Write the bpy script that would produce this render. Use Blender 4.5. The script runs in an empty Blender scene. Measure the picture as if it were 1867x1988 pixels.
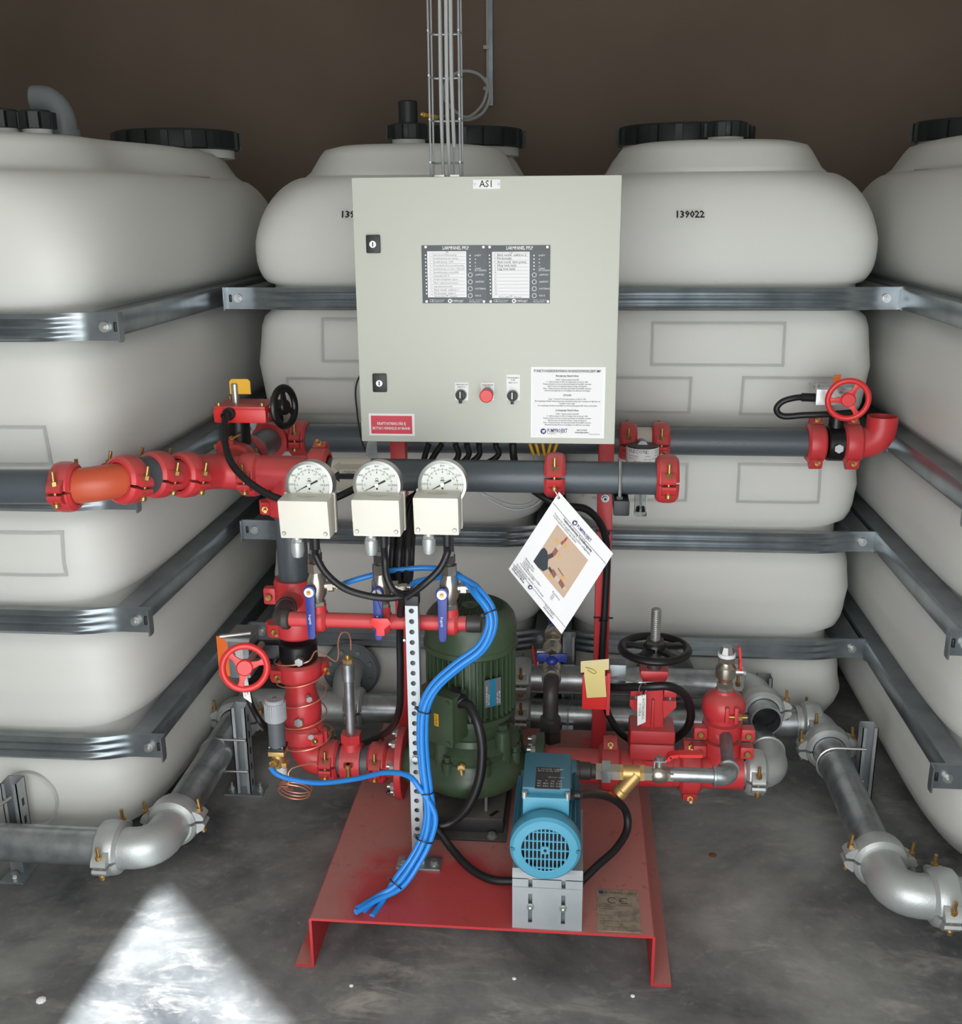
import bpy, bmesh, random
from math import sin, cos, tan, pi, radians, sqrt, atan2, copysign
from mathutils import Vector as V, Matrix
random.seed(7)
SC = bpy.context.scene
COL = SC.collection
# ------------------------------------------------------------------ camera
F, CX, CY, EYE = 2050.0, 933.5, 994.0, V((0, 0, 1.6))
PITCH, YAW, ROLL = radians(16.2), radians(5.27), radians(.45)
_h = V((-sin(YAW), cos(YAW), 0))
FW = _h * cos(PITCH) + V((0, 0, -sin(PITCH)))
_r = V((cos(YAW), sin(YAW), 0)); _u = _r.cross(FW)
RT = _r * cos(ROLL) - _u * sin(ROLL); UP = _u * cos(ROLL) + _r * sin(ROLL)
cam = bpy.data.cameras.new('camera'); co = bpy.data.objects.new('camera', cam); COL.objects.link(co)
cam.sensor_fit = 'HORIZONTAL'; cam.sensor_width = 36; cam.lens = 36 * F / 1867
cam.clip_start = .02; cam.clip_end = 100
co.matrix_world = Matrix(((RT.x, UP.x, -FW.x, EYE.x), (RT.y, UP.y, -FW.y, EYE.y), (RT.z, UP.z, -FW.z, EYE.z), (0, 0, 0, 1)))
SC.camera = co
# ------------------------------------------------------------------ daylight
w = bpy.data.worlds.new('sky'); SC.world = w; w.use_nodes = True
bg = w.node_tree.nodes['Background']; bg.inputs[0].default_value = (.86, .92, 1, 1); bg.inputs[1].default_value = 2.2
sun = bpy.data.lights.new('sun', 'SUN'); sun.energy = 24; sun.angle = radians(1.2); sun.color = (.86, .93, 1)
so = bpy.data.objects.new('sun', sun); COL.objects.link(so)
SUN_EL = radians(40)
so.rotation_euler = V((.03, cos(SUN_EL), -sin(SUN_EL))).to_track_quat('-Z', 'Y').to_euler()
dl = bpy.data.lights.new('daylight', 'AREA'); dl.shape = 'RECTANGLE'; dl.size = 2.2; dl.size_y = 1.9; dl.energy = 42; dl.color = (1, .995, .975)
do = bpy.data.objects.new('daylight', dl); COL.objects.link(do); do.location = (-.24, -.12, 1.1)
do.rotation_euler = V((-.05, 1, -.12)).to_track_quat('-Z', 'Y').to_euler()
vs = SC.view_settings; vs.view_transform = 'Standard'; vs.look = 'None'; vs.exposure = 0.0; vs.gamma = 1; vs.use_curve_mapping = False
SC.cycles.max_bounces = 8; SC.cycles.diffuse_bounces = 5; SC.cycles.sample_clamp_indirect = 6

def ray(x, y): return FW + RT * ((x - CX) / F) - UP * ((y - CY) / F)
def at(x, y, Y):                      # the point seen at a photo pixel at depth Y of the room
    d = ray(x, y); return EYE + d * (Y / d.y)
def atz(x, y, z):
    d = ray(x, y); return EYE + d * ((z - EYE.z) / d.z)

# ------------------------------------------------------------------ materials
def lin(c): return tuple((v / 12.92 if v <= .04045 else ((v + .055) / 1.055) ** 2.4) for v in (x / 255 for x in c))
MATS = {}
def mat(name, rgb, rough=.5, metal=0.0, spot=None, scale=20.0, amt=(.45, .65), bump=0.0, bscale=200.0, coat=0.0, dust=None, dustamt=.5, spec=.5):
    m = bpy.data.materials.new(name); m.use_nodes = True; nt = m.node_tree; N, L = nt.nodes, nt.links
    b = N['Principled BSDF']; c = (*lin(rgb), 1)
    b.inputs['Base Color'].default_value = c; b.inputs['Roughness'].default_value = rough; b.inputs['Metallic'].default_value = metal
    b.inputs['Specular IOR Level'].default_value = spec
    if coat: b.inputs['Coat Weight'].default_value = coat; b.inputs['Coat Roughness'].default_value = .15
    tc = N.new('ShaderNodeTexCoord'); col = None
    def noise(s, detail=4):
        n = N.new('ShaderNodeTexNoise'); n.inputs['Scale'].default_value = s; n.inputs['Detail'].default_value = detail
        L.new(tc.outputs['Object'], n.inputs['Vector']); return n
    def mix(a, bcol, fac):
        mx = N.new('ShaderNodeMix'); mx.data_type = 'RGBA'
        if isinstance(a, tuple): mx.inputs[6].default_value = a
        else: L.new(a, mx.inputs[6])
        mx.inputs[7].default_value = bcol; L.new(fac, mx.inputs[0]); return mx.outputs[2]
    if spot:
        n = noise(scale); r = N.new('ShaderNodeValToRGB'); r.color_ramp.elements[0].position = amt[0]; r.color_ramp.elements[1].position = amt[1]
        L.new(n.outputs['Fac'], r.inputs[0]); col = mix(c, (*lin(spot), 1), r.outputs[0])
    if dust:                             # settled dust: lies on faces that look up
        g = N.new('ShaderNodeNewGeometry'); sp = N.new('ShaderNodeSeparateXYZ'); L.new(g.outputs['Normal'], sp.inputs[0])
        n2 = noise(9); mr = N.new('ShaderNodeMapRange'); mr.inputs[1].default_value = .25; mr.inputs[2].default_value = 1; mr.inputs[4].default_value = dustamt * 1.6
        L.new(sp.outputs['Z'], mr.inputs[0]); mu = N.new('ShaderNodeMath'); mu.operation = 'MULTIPLY'; mu.use_clamp = True
        L.new(mr.outputs[0], mu.inputs[0]); L.new(n2.outputs['Fac'], mu.inputs[1])
        col = mix(col or c, (*lin(dust), 1), mu.outputs[0])
    if col: L.new(col, b.inputs['Base Color'])
    if bump:
        n3 = noise(bscale, 3); bp = N.new('ShaderNodeBump'); bp.inputs['Strength'].default_value = bump; bp.inputs['Distance'].default_value = .002
        L.new(n3.outputs['Fac'], bp.inputs['Height']); L.new(bp.outputs[0], b.inputs['Normal'])
    MATS[name] = m; return m
RED = mat('red_paint', (202, 58, 62), .38, dust=(168, 112, 104), dustamt=.55, bump=.12, bscale=90)
REDB = mat('bright_red_plastic', (222, 52, 52), .32)
def skid_material():
    m = mat('skid_red_paint', (182, 46, 50), .45); N, L = m.node_tree.nodes, m.node_tree.links; b = N['Principled BSDF']
    tc = N.new('ShaderNodeTexCoord'); g = N.new('ShaderNodeNewGeometry'); sp = N.new('ShaderNodeSeparateXYZ'); L.new(g.outputs['Normal'], sp.inputs[0])
    def nz(sc, d, rough=.6):
        n = N.new('ShaderNodeTexNoise'); n.inputs['Scale'].default_value = sc; n.inputs['Detail'].default_value = d; n.inputs['Roughness'].default_value = rough; n.inputs['Distortion'].default_value = .5
        L.new(tc.outputs['Object'], n.inputs[0]); return n.outputs['Fac']
    def math(op, a, c, clamp=True):
        q = N.new('ShaderNodeMath'); q.operation = op; q.use_clamp = clamp
        for k, v in enumerate((a, c)):
            if isinstance(v, float): q.inputs[k].default_value = v
            else: L.new(v, q.inputs[k])
        return q.outputs[0]
    # a wiped patch near the front edge (object space, origin at the base centre)
    mp = N.new('ShaderNodeMapping'); mp.inputs['Location'].default_value = (.08, .54, 0); mp.inputs['Scale'].default_value = (1.0, 1.8, 1); L.new(tc.outputs['Object'], mp.inputs[0])
    ln = N.new('ShaderNodeVectorMath'); ln.operation = 'LENGTH'; L.new(mp.outputs[0], ln.inputs[0])
    r = N.new('ShaderNodeMapRange'); r.inputs[1].default_value = .13; r.inputs[2].default_value = .40; r.inputs[3].default_value = -.42; r.inputs[4].default_value = .3; L.new(ln.outputs['Value'], r.inputs[0])
    f = math('ADD', math('ADD', nz(5, 7), r.outputs[0], False), 0.0)
    rp = N.new('ShaderNodeValToRGB'); rp.color_ramp.elements[0].color = (.2, .2, .2, 1); rp.color_ramp.elements[0].position = .40; rp.color_ramp.elements[1].position = .66; L.new(f, rp.inputs[0])
    up = N.new('ShaderNodeMapRange'); up.inputs[1].default_value = .5; up.inputs[2].default_value = .9; L.new(sp.outputs['Z'], up.inputs[0])
    fac = math('MULTIPLY', rp.outputs[0], math('MULTIPLY', up.outputs[0], .85))
    mx = N.new('ShaderNodeMix'); mx.data_type = 'RGBA'; mx.inputs[6].default_value = (*lin((182, 46, 50)), 1); mx.inputs[7].default_value = (*lin((172, 122, 114)), 1); L.new(fac, mx.inputs[0])
    sk = N.new('ShaderNodeValToRGB'); sk.color_ramp.elements[0].position = .62; sk.color_ramp.elements[1].position = .70; L.new(nz(46, 3), sk.inputs[0])
    m2 = N.new('ShaderNodeMix'); m2.data_type = 'RGBA'; L.new(mx.outputs[2], m2.inputs[6]); m2.inputs[7].default_value = (*lin((110, 74, 70)), 1); L.new(math('MULTIPLY', sk.outputs[0], math('MULTIPLY', up.outputs[0], .45)), m2.inputs[0])
    L.new(m2.outputs[2], b.inputs['Base Color']); return m
SKIDM = skid_material()
GREYP = mat('grey_pipe_paint', (80, 87, 92), .36, bump=.25, bscale=260)
GALV = mat('galvanized_steel', (182, 187, 188), .34, .8, spot=(146, 152, 154), scale=26, amt=(.4, .7), bump=.1, bscale=120)
GALVD = mat('dull_galvanized_steel', (150, 158, 161), .40, .6, spot=(126, 134, 138), scale=14, amt=(.35, .7))
STRAPM = mat('strap_steel', (158, 165, 169), .30, .82, spot=(134, 142, 146), scale=12, amt=(.35, .7))
GALVS = mat('plain_zinc_sheet', (184, 188, 190), .42, .6, spot=(166, 172, 175), scale=9, amt=(.35, .7))
CAST = mat('silver_cast_fitting', (188, 192, 190), .42, .55, bump=.2, bscale=220)
CHROME = mat('zinc_plated', (188, 189, 186), .36, .85)
NICKEL = mat('nickel_plated_brass', (186, 178, 164), .3, .9)
BRASS = mat('brass', (196, 162, 104), .42, .7)
GOLD = mat('yellow_zinc_bolt', (188, 152, 96), .35, .85)
COPPER = mat('copper', (226, 158, 132), .35, .6)
BLACK = mat('black_plastic', (26, 26, 28), .45)
BLACKP = mat('black_paint', (20, 20, 21), .35)
DUSTB = mat('dusty_black_paint', (34, 33, 33), .5, dust=(112, 106, 100), dustamt=.6)
CABLE = mat('black_cable', (22, 22, 24), .5)
CORR = mat('black_conduit', (24, 24, 26), .42)
IRON = mat('black_iron_fitting', (74, 70, 68), .5, .4, bump=.15)
GREEN = mat('green_pump_paint', (62, 80, 58), .36, dust=(96, 104, 86), dustamt=.3, bump=.15, bscale=120)
TEAL = mat('teal_paint', (44, 104, 126), .38, dust=(92, 128, 138), dustamt=.35)
TEALL = mat('light_teal_paint', (72, 144, 170), .38)
BLUE = mat('blue_tube', (42, 132, 214), .28)
BLUEV = mat('blue_lever', (42, 58, 140), .32)
WHITEP = mat('white_polyethylene', (222, 222, 216), .48, spec=.3)
WHITEE = mat('white_polyethylene_relief', (219, 219, 213), .5, spec=.3)
for _m in (WHITEP, WHITEE):
    _b = _m.node_tree.nodes['Principled BSDF']; _b.inputs['Subsurface Weight'].default_value = .45; _b.inputs['Subsurface Radius'].default_value = (.12, .12, .12); _b.inputs['Subsurface Scale'].default_value = 1.0
CREAM = mat('cream_plastic', (222, 218, 206), .4)
GREYC = mat('cabinet_grey', (194, 196, 184), .45, bump=.05, bscale=400)
PAPER = mat('paper', (240, 238, 238), .75)
WLAB = mat('white_label', (235, 235, 232), .5)
DGREY = mat('dark_grey_panel', (92, 96, 100), .5)
INK = mat('black_ink', (28, 28, 30), .6)
GINK = mat('grey_ink', (120, 120, 124), .6)
WINK = mat('white_ink', (236, 236, 236), .6)
NAVY = mat('navy_ink', (44, 60, 112), .6)
SRED = mat('red_sticker', (206, 54, 72), .45)
YELLOW = mat('yellow_plastic', (232, 178, 40), .4)
ORANGE = mat('orange_plastic', (238, 110, 36), .4)
NOTE = mat('yellow_note_paper', (222, 204, 134), .7)
LIDM = mat('black_green_lid', (30, 36, 35), .5)
CREAMP = mat('cream_pipe_label', (205, 197, 182), .5)
ORP = mat('orange_red_paint', (196, 84, 54), .4)
GREYCAP = mat('grey_knob', (168, 170, 174), .5)
GREYPL = mat('grey_plastic', (112, 118, 120), .45)
TAN = mat('tan_print', (200, 172, 148), .7)
DIAL = mat('dial_white', (222, 226, 218), .5)
CEPL = mat('dusty_metal_label', (158, 146, 128), .5, .2, spot=(128, 116, 102), scale=40)
LGREY = mat('light_grey_cable', (176, 178, 176), .5)
GLASS = mat('clear_plastic', (240, 245, 245), .05); GLASS.node_tree.nodes['Principled BSDF'].inputs['Transmission Weight'].default_value = 1; GLASS.node_tree.nodes['Principled BSDF'].inputs['IOR'].default_value = 1.3

# ------------------------------------------------------------------ mesh helpers
ORG = {}
def frame(axis, ref=None):
    z = V(axis).normalized()
    r = V(ref) if ref is not None else (V((0, 0, 1)) if abs(z.z) < .9 else V((0, 1, 0)))
    x = (r - z * r.dot(z))
    if x.length < 1e-6: x = V((1, 0, 0)) - z * z.x
    x.normalize(); return x, z.cross(x), z
class MB:
    def __init__(s): s.v = []; s.f = []
    def add(s, vs, fs):
        o = len(s.v); s.v += [V(p) for p in vs]; s.f += [tuple(i + o for i in f) for f in fs]; return s
    def box(s, a, b):
        x0, y0, z0 = a; x1, y1, z1 = b
        return s.add([(x0, y0, z0), (x1, y0, z0), (x1, y1, z0), (x0, y1, z0), (x0, y0, z1), (x1, y0, z1), (x1, y1, z1), (x0, y1, z1)],
                     [(0, 3, 2, 1), (4, 5, 6, 7), (0, 1, 5, 4), (1, 2, 6, 5), (2, 3, 7, 6), (3, 0, 4, 7)])
    def obox(s, c, h, ax=None):
        c = V(c); X, Y, Z = ax or (V((1, 0, 0)), V((0, 1, 0)), V((0, 0, 1)))
        P = [c + X * (h[0] * i) + Y * (h[1] * j) + Z * (h[2] * k) for k in (-1, 1) for i, j in ((-1, -1), (1, -1), (1, 1), (-1, 1))]
        return s.add(P, [(0, 3, 2, 1), (4, 5, 6, 7), (0, 1, 5, 4), (1, 2, 6, 5), (2, 3, 7, 6), (3, 0, 4, 7)])
    def lathe(s, prof, o, axis, n=24, a0=0.0, a1=2 * pi, ref=None, closed=False):
        # prof: (radius, height along axis); closed ring profile for partial sweeps
        x, y, z = frame(axis, ref); o = V(o); full = abs(a1 - a0 - 2 * pi) < 1e-6
        m = n if full else n + 1; k = len(prof); vs = []
        for i in range(m):
            a = a0 + (a1 - a0) * i / n; d = x * cos(a) + y * sin(a)
            vs += [o + d * r + z * h for r, h in prof]
        fs = []
        for i in range(n):
            j = (i + 1) % m
            for q in range(k if closed else k - 1):
                q2 = (q + 1) % k; fs.append((i * k + q, j * k + q, j * k + q2, i * k + q2))
        if closed and not full: fs += [tuple(range(k)), tuple(reversed(range((m - 1) * k, m * k)))]
        if full and not closed:
            if prof[0][0] > 1e-9: fs.append(tuple(i * k for i in range(m))[::-1])
            if prof[-1][0] > 1e-9: fs.append(tuple(i * k + k - 1 for i in range(m)))
        return s.add(vs, fs)
    def cyl(s, a, b, r, r1=None, n=20, ch=0.0, ref=None):
        a = V(a); b = V(b); h = (b - a).length; r1 = r if r1 is None else r1
        p = [(r, 0), (r1, h)] if not ch else [(r - ch, 0), (r, ch), (r1, h - ch), (r1 - ch, h)]
        return s.lathe(p, a, b - a, n, ref=ref)
    def ringcyl(s, a, b, ro, ri, n=24):
        a = V(a); b = V(b); h = (b - a).length
        return s.lathe([(ri, 0), (ro, 0), (ro, h), (ri, h)], a, b - a, n, closed=True)
    def hexa(s, a, b, r, ref=None): return s.cyl(a, b, r, n=6, ref=ref)
    def ball(s, c, r, n=16, m=8, squash=1.0):
        return s.lathe([(max(r * sin(pi * i / m), 0 if i in (0, m) else 1e-4), -r * squash * cos(pi * i / m)) for i in range(m + 1)], c, (0, 0, 1), n)
    def torus(s, c, axis, R, r, n=32, m=10, sq=1.0):
        return s.lathe([(R + r * cos(2 * pi * i / m), r * sq * sin(2 * pi * i / m)) for i in range(m)], c, axis, n, closed=True)
    def tube(s, pts, r, n=10, caps=True, rf=None):
        pts = [V(p) for p in pts]; k = len(pts); vs = []; fs = []
        t0 = (pts[1] - pts[0]).normalized(); x, y, _ = frame(t0)
        for i, p in enumerate(pts):
            t = (pts[min(i + 1, k - 1)] - pts[max(i - 1, 0)]).normalized()
            x = (x - t * x.dot(t)).normalized(); y = t.cross(x)
            rr = rf(i) if rf else r
            vs += [p + (x * cos(2 * pi * j / n) + y * sin(2 * pi * j / n)) * rr for j in range(n)]
        for i in range(k - 1):
            for j in range(n): fs.append((i * n + j, i * n + (j + 1) % n, (i + 1) * n + (j + 1) % n, (i + 1) * n + j))
        if caps: fs += [tuple(range(n))[::-1], tuple(range((k - 1) * n, k * n))]
        return s.add(vs, fs)
    def prism(s, poly, o, ux, uy, d):
        o = V(o); ux = V(ux); uy = V(uy); nz = ux.cross(uy).normalized() * d; n = len(poly)
        P = [o + ux * a + uy * b for a, b in poly]
        return s.add(P + [p + nz for p in P], [tuple(range(n))[::-1], tuple(range(n, 2 * n))] + [(i, (i + 1) % n, (i + 1) % n + n, i + n) for i in range(n)])
    def quad(s, a, b, c, d): return s.add([a, b, c, d], [(0, 1, 2, 3)])
    def mesh(s, name, m, off=None, bevel=0.0, sharp=38, flat=False):
        me = bpy.data.meshes.new(name)
        me.from_pydata([p - off for p in s.v] if off is not None else s.v, [], s.f)
        bm = bmesh.new(); bm.from_mesh(me)
        bmesh.ops.recalc_face_normals(bm, faces=bm.faces)
        if bevel:
            es = [e for e in bm.edges if len(e.link_faces) == 2 and e.calc_face_angle(0) > radians(30)]
            bmesh.ops.bevel(bm, geom=es, offset=bevel, segments=2, profile=.6, affect='EDGES', clamp_overlap=True)
        for f in bm.faces: f.smooth = not flat
        for e in bm.edges:
            if len(e.link_faces) == 2 and e.calc_face_angle(0) > radians(sharp): e.smooth = False
        bm.to_mesh(me); bm.free(); me.materials.append(m); return me
    def build(s, name, m, parent=None, label=None, kind=None, bevel=0.0, sharp=38, flat=False):
        off = ORG.get(parent.name) if parent else None
        o = bpy.data.objects.new(name, s.mesh(name, m, off, bevel, sharp, flat)); COL.objects.link(o)
        if parent:
            o.parent = parent
            if off is not None: ORG[o.name] = off
        if label: o['label'] = label
        if kind: o['kind'] = kind
        return o
def thing(name, label, cat, loc, group=None, frm=None):
    # an Empty at the thing's base; world=True children are given in world coordinates
    o = bpy.data.objects.new(name, None); COL.objects.link(o); o.empty_display_size = .03
    if frm: X, Y, Z = frm; o.matrix_world = Matrix(((X.x, Y.x, Z.x, loc[0]), (X.y, Y.y, Z.y, loc[1]), (X.z, Y.z, Z.z, loc[2]), (0, 0, 0, 1)))
    else: o.location = loc; ORG[o.name] = V(loc)
    o['label'] = label; o['category'] = cat
    if group: o['group'] = group
    return o
def tag(o, label, cat, group=None):
    o['label'] = label; o['category'] = cat
    if group: o['group'] = group
    return o
def struct(name, mb, m, parent=None, **k):
    o = mb.build(name, m, parent, **k); o['kind'] = 'structure'; return o
def inst(name, me, parent, mtx=None, label=None):
    o = bpy.data.objects.new(name, me); COL.objects.link(o); o.parent = parent
    if mtx is not None: o.matrix_basis = mtx
    if label: o['label'] = label
    return o
def copy_tree(o, parent=None):
    c = o.copy(); COL.objects.link(c)
    if parent: c.parent = parent
    if o.name in ORG: ORG[c.name] = ORG[o.name]
    for ch in [x for x in bpy.data.objects if x.parent == o]: copy_tree(ch, c)
    return c
def smooth(pts, k=8):
    P = [V(p) for p in pts]; P = [P[0] * 2 - P[1]] + P + [P[-1] * 2 - P[-2]]; out = []
    for i in range(1, len(P) - 2):
        a, b, c, d = P[i - 1:i + 3]
        for j in range(k):
            t = j / k; out.append(.5 * ((2 * b) + (c - a) * t + (2 * a - 5 * b + 4 * c - d) * t * t + (3 * b - a - 3 * c + d) * t ** 3))
    return out + [P[-2]]
def arc(c, a, b, n=8):                  # quarter bend from direction a to direction b about c
    c = V(c); a = V(a); b = V(b)
    return [c + a * cos(t * pi / 2 / n) + b * sin(t * pi / 2 / n) for t in range(n + 1)]
def bend(pts, R, n=7):                   # polyline with rounded corners of radius R
    P = [V(p) for p in pts]; out = [P[0]]
    for i in range(1, len(P) - 1):
        u = (P[i - 1] - P[i]).normalized(); w2 = (P[i + 1] - P[i]).normalized()
        ang = u.angle(w2); d = min(R / tan(ang / 2), (P[i - 1] - P[i]).length * .49 if i > 1 else 9, (P[i + 1] - P[i]).length * .99)
        a = P[i] + u * d; b = P[i] + w2 * d
        for t in range(n + 1):
            t /= n; out.append(a * (1 - t) ** 2 + P[i] * 2 * t * (1 - t) + b * t * t)
    return out + [P[-1]]
_FC = {}
def lettering(name, lines, m, parent, o, ux, uy, label=None, bold=0.0):
    # lines: (text, x, y, size, align, [width scale]) in metres on the plane o + ux*x + uy*y
    ux = V(ux).normalized(); uy = V(uy).normalized(); nz = ux.cross(uy); o = V(o); mb = MB()
    for ln in lines:
        t, x, y, sz, al = ln[:5]; ws = ln[5] if len(ln) > 5 else 1.0
        cu = bpy.data.curves.new('t', 'FONT'); cu.body = t; cu.size = sz; cu.align_x = al; cu.align_y = 'CENTER'; cu.resolution_u = 1; cu.offset = bold * sz
        ob = bpy.data.objects.new('t', cu); me = ob.to_mesh()
        if len(ln) > 6:
            xs = [v.co.x for v in me.vertices]; ws = ln[6] / max(max(xs) - min(xs), 1e-6)
        mb.add([o + ux * (x + v.co.x * ws) + uy * (y + v.co.y) + nz * .0004 for v in me.vertices], [tuple(p.vertices) for p in me.polygons])
        ob.to_mesh_clear(); bpy.data.objects.remove(ob); bpy.data.curves.remove(cu)
    return mb.build(name, m, parent, label, flat=True)
EX, EY, EZ = V((1, 0, 0)), V((0, 1, 0)), V((0, 0, 1))
# ================================================================== the room
def shader_floor():
    m = bpy.data.materials.new('painted_concrete'); m.use_nodes = True; N, L = m.node_tree.nodes, m.node_tree.links; b = N['Principled BSDF']
    tc = N.new('ShaderNodeTexCoord')
    def nz(s, d, dist=0, stretch=None):
        n = N.new('ShaderNodeTexNoise'); n.inputs['Scale'].default_value = s; n.inputs['Detail'].default_value = d; n.inputs['Distortion'].default_value = dist; n.inputs['Roughness'].default_value = .65
        if stretch:
            mp = N.new('ShaderNodeMapping'); mp.inputs['Scale'].default_value = stretch; mp.inputs['Rotation'].default_value = (0, 0, .7)
            L.new(tc.outputs['Object'], mp.inputs[0]); L.new(mp.outputs[0], n.inputs[0])
        else: L.new(tc.outputs['Object'], n.inputs[0])
        return n.outputs['Fac']
    def ramp(f, a, c):
        r = N.new('ShaderNodeValToRGB'); r.color_ramp.elements[0].position = a; r.color_ramp.elements[1].position = c; L.new(f, r.inputs[0]); return r.outputs[0]
    def mul(a, c):
        q = N.new('ShaderNodeMath'); q.operation = 'MULTIPLY'; q.use_clamp = True
        L.new(a, q.inputs[0])
        if isinstance(c, float): q.inputs[1].default_value = c
        else: L.new(c, q.inputs[1])
        return q.outputs[0]
    def mix(a, c, f):
        x = N.new('ShaderNodeMix'); x.data_type = 'RGBA'
        if isinstance(a, tuple): x.inputs[6].default_value = (*lin(a), 1)
        else: L.new(a, x.inputs[6])
        x.inputs[7].default_value = (*lin(c), 1); L.new(f, x.inputs[0]); return x.outputs[2]
    c = mix((156, 156, 152), (74, 75, 77), ramp(nz(1.5, 6, .3), .36, .64))
    scuff = mul(ramp(nz(2.1, 5, .4), .47, .66), ramp(nz(7, 8, .8, (1, 2.6, 1)), .5, .66))
    c = mix(c, (196, 190, 180), mul(scuff, .8))
    c = mix(c, (178, 174, 168), mul(ramp(nz(30, 6), .56, .75), .35))
    c = mix(c, (190, 188, 182), mul(ramp(nz(60, 2), .74, .78), .6))
    L.new(c, b.inputs['Base Color']); b.inputs['Roughness'].default_value = .62
    bp = N.new('ShaderNodeBump'); bp.inputs['Strength'].default_value = .25; bp.inputs['Distance'].default_value = .003; L.new(nz(40, 6), bp.inputs['Height']); L.new(bp.outputs[0], b.inputs['Normal'])
    return m
FLOORM = shader_floor()
INWALL = mat('pale_inner_wall', (205, 203, 198), .9)
WALLM = mat('brown_board', (128, 112, 98), .85, spot=(114, 99, 86), scale=1.2, amt=(.35, .7))
OUTM = mat('outdoor_paving', (110, 110, 106), .9)
XL, XR, YB, ZC = -2.9, 2.6, 4.62, 2.75
struct('floor', MB().box((XL, -.2, -.1), (XR, YB, 0)), FLOORM)
struct('wall_back', MB().box((XL, YB, 0), (XR, YB + .1, ZC)), WALLM)
struct('wall_left', MB().box((XL - .1, -.2, 0), (XL, YB + .1, ZC)), INWALL)
struct('wall_right', MB().box((XR, -.2, 0), (XR + .1, YB + .1, ZC)), INWALL)
struct('ceiling', MB().box((XL - .1, -.2, ZC), (XR + .1, YB + .1, ZC + .1)), INWALL)
fw = MB().box((XL - .1, -.3, 0), (-1.09, -.2, ZC + .1)).box((1.25, -.3, 0), (XR + .1, -.2, ZC + .1)).box((-1.09, -.3, 2.2), (1.25, -.2, ZC + .1))
struct('wall_front', fw, INWALL)
struct('trim_1', MB().box((-9, -9, -.12), (9, -.2, -.02)), OUTM)
# unseen slab added over the door to shape the sun patch, its left corner cut off at 45 degrees: the sun gets past the cut
k = 2.32 / tan(SUN_EL)
cp = [(-1.30, -.3), (-1.30, 2.09 - k + .24), (1.15, 2.09 - k - 2.21), (2.2, 2.09 - k - 2.3), (2.2, -.3)]
struct('sun_blocker', MB().prism(cp, (0, 0, 2.32), EX, EY, .06), GALVD)

# ================================================================== tanks
TA, TD = .458, .75                       # half width, half length
GROOVES = (.30, .64, .95, 1.345)
NARROW = False
def inset(z):
    if z < .16: return .15 * (1 - sqrt(max(0, 1 - (1 - z / .16) ** 2)))
    if z > 1.47:
        t = (z - 1.47) / .215; return .011 + (.10 if not NARROW else .055) * (1 - sqrt(max(0, 1 - min(t, 1) ** 2.3)))
    e = [(.0, .30 - .033)] + [(GROOVES[i] + .033, GROOVES[i + 1] - .033) for i in range(3)] + [(1.345 + .033, 1.6)]
    for a, b in e:
        if a <= z <= b:
            d = min(z - a if a > .1 else 9, b - z if b < 1.5 else 9); R = .085
            return .012 + (.043 if d <= 0 else .043 * (1 - sqrt(max(0, 1 - (1 - min(d / R, 1)) ** 2)))) if d < R else .012 * (1 - min((d - R) / .1, 1))
    return .055
def ring(hx, hy, n, z, k=72):
    r = []
    for i in range(k):
        a = 2 * pi * (i + .5) / k; c, s = cos(a), sin(a)
        r.append((hx * copysign(abs(c) ** (2 / n), c), hy * copysign(abs(s) ** (2 / n), s), z))
    return r
def tank_mesh(TD, W=0.0, wy=0.0):
    global NARROW
    NARROW = W > 0
    zs = [0, .004, .012, .025, .045, .07, .1, .13, .16]
    for a, b in ((.16, .267), (.267, .333), (.333, .607), (.607, .673), (.673, .917), (.917, .983), (.983, 1.312), (1.312, 1.378), (1.378, 1.47)):
        m = 3 if b - a < .07 else 12
        zs += [a + (b - a) * i / m for i in range(1, m + 1)]
    zs += [1.47 + .215 * t for t in (.15, .3, .45, .58, .7, .8, .87, .93, .965, .985, 1.0)]
    rows = [ring(TA - inset(z), TD - inset(z), 7.5 if z < 1.5 else 7.5 - 4.2 * (z - 1.5) / .185, z) for z in zs]
    def dome(hx, hy, n, z):               # the raised top, waisted at mid length
        return [(x * (1 - .16 * 2.718 ** (-((y - wy) / .2) ** 2)), y, z) for x, y, z in ring(hx + W, TD - .75 + hy, n, z)]
    rows += [dome(.345, .64, 3.2, 1.6895), dome(.335, .63, 3.1, 1.70), dome(.308, .60, 3.0, 1.748), dome(.295, .585, 3.0, 1.764), dome(.262, .55, 2.8, 1.774), ring(.05, .2, 2.2, 1.782)]
    NARROW = False
    mb = MB(); k = 72
    for r in rows: mb.v += [V(p) for p in r]
    for i in range(len(rows) - 1):
        for j in range(k): mb.f.append((i * k + j, i * k + (j + 1) % k, (i + 1) * k + (j + 1) % k, (i + 1) * k + j))
    mb.f += [tuple(range(k))[::-1], tuple(range((len(rows) - 1) * k, len(rows) * k))]
    return mb.mesh('tank_body', WHITEP, sharp=75)

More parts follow.
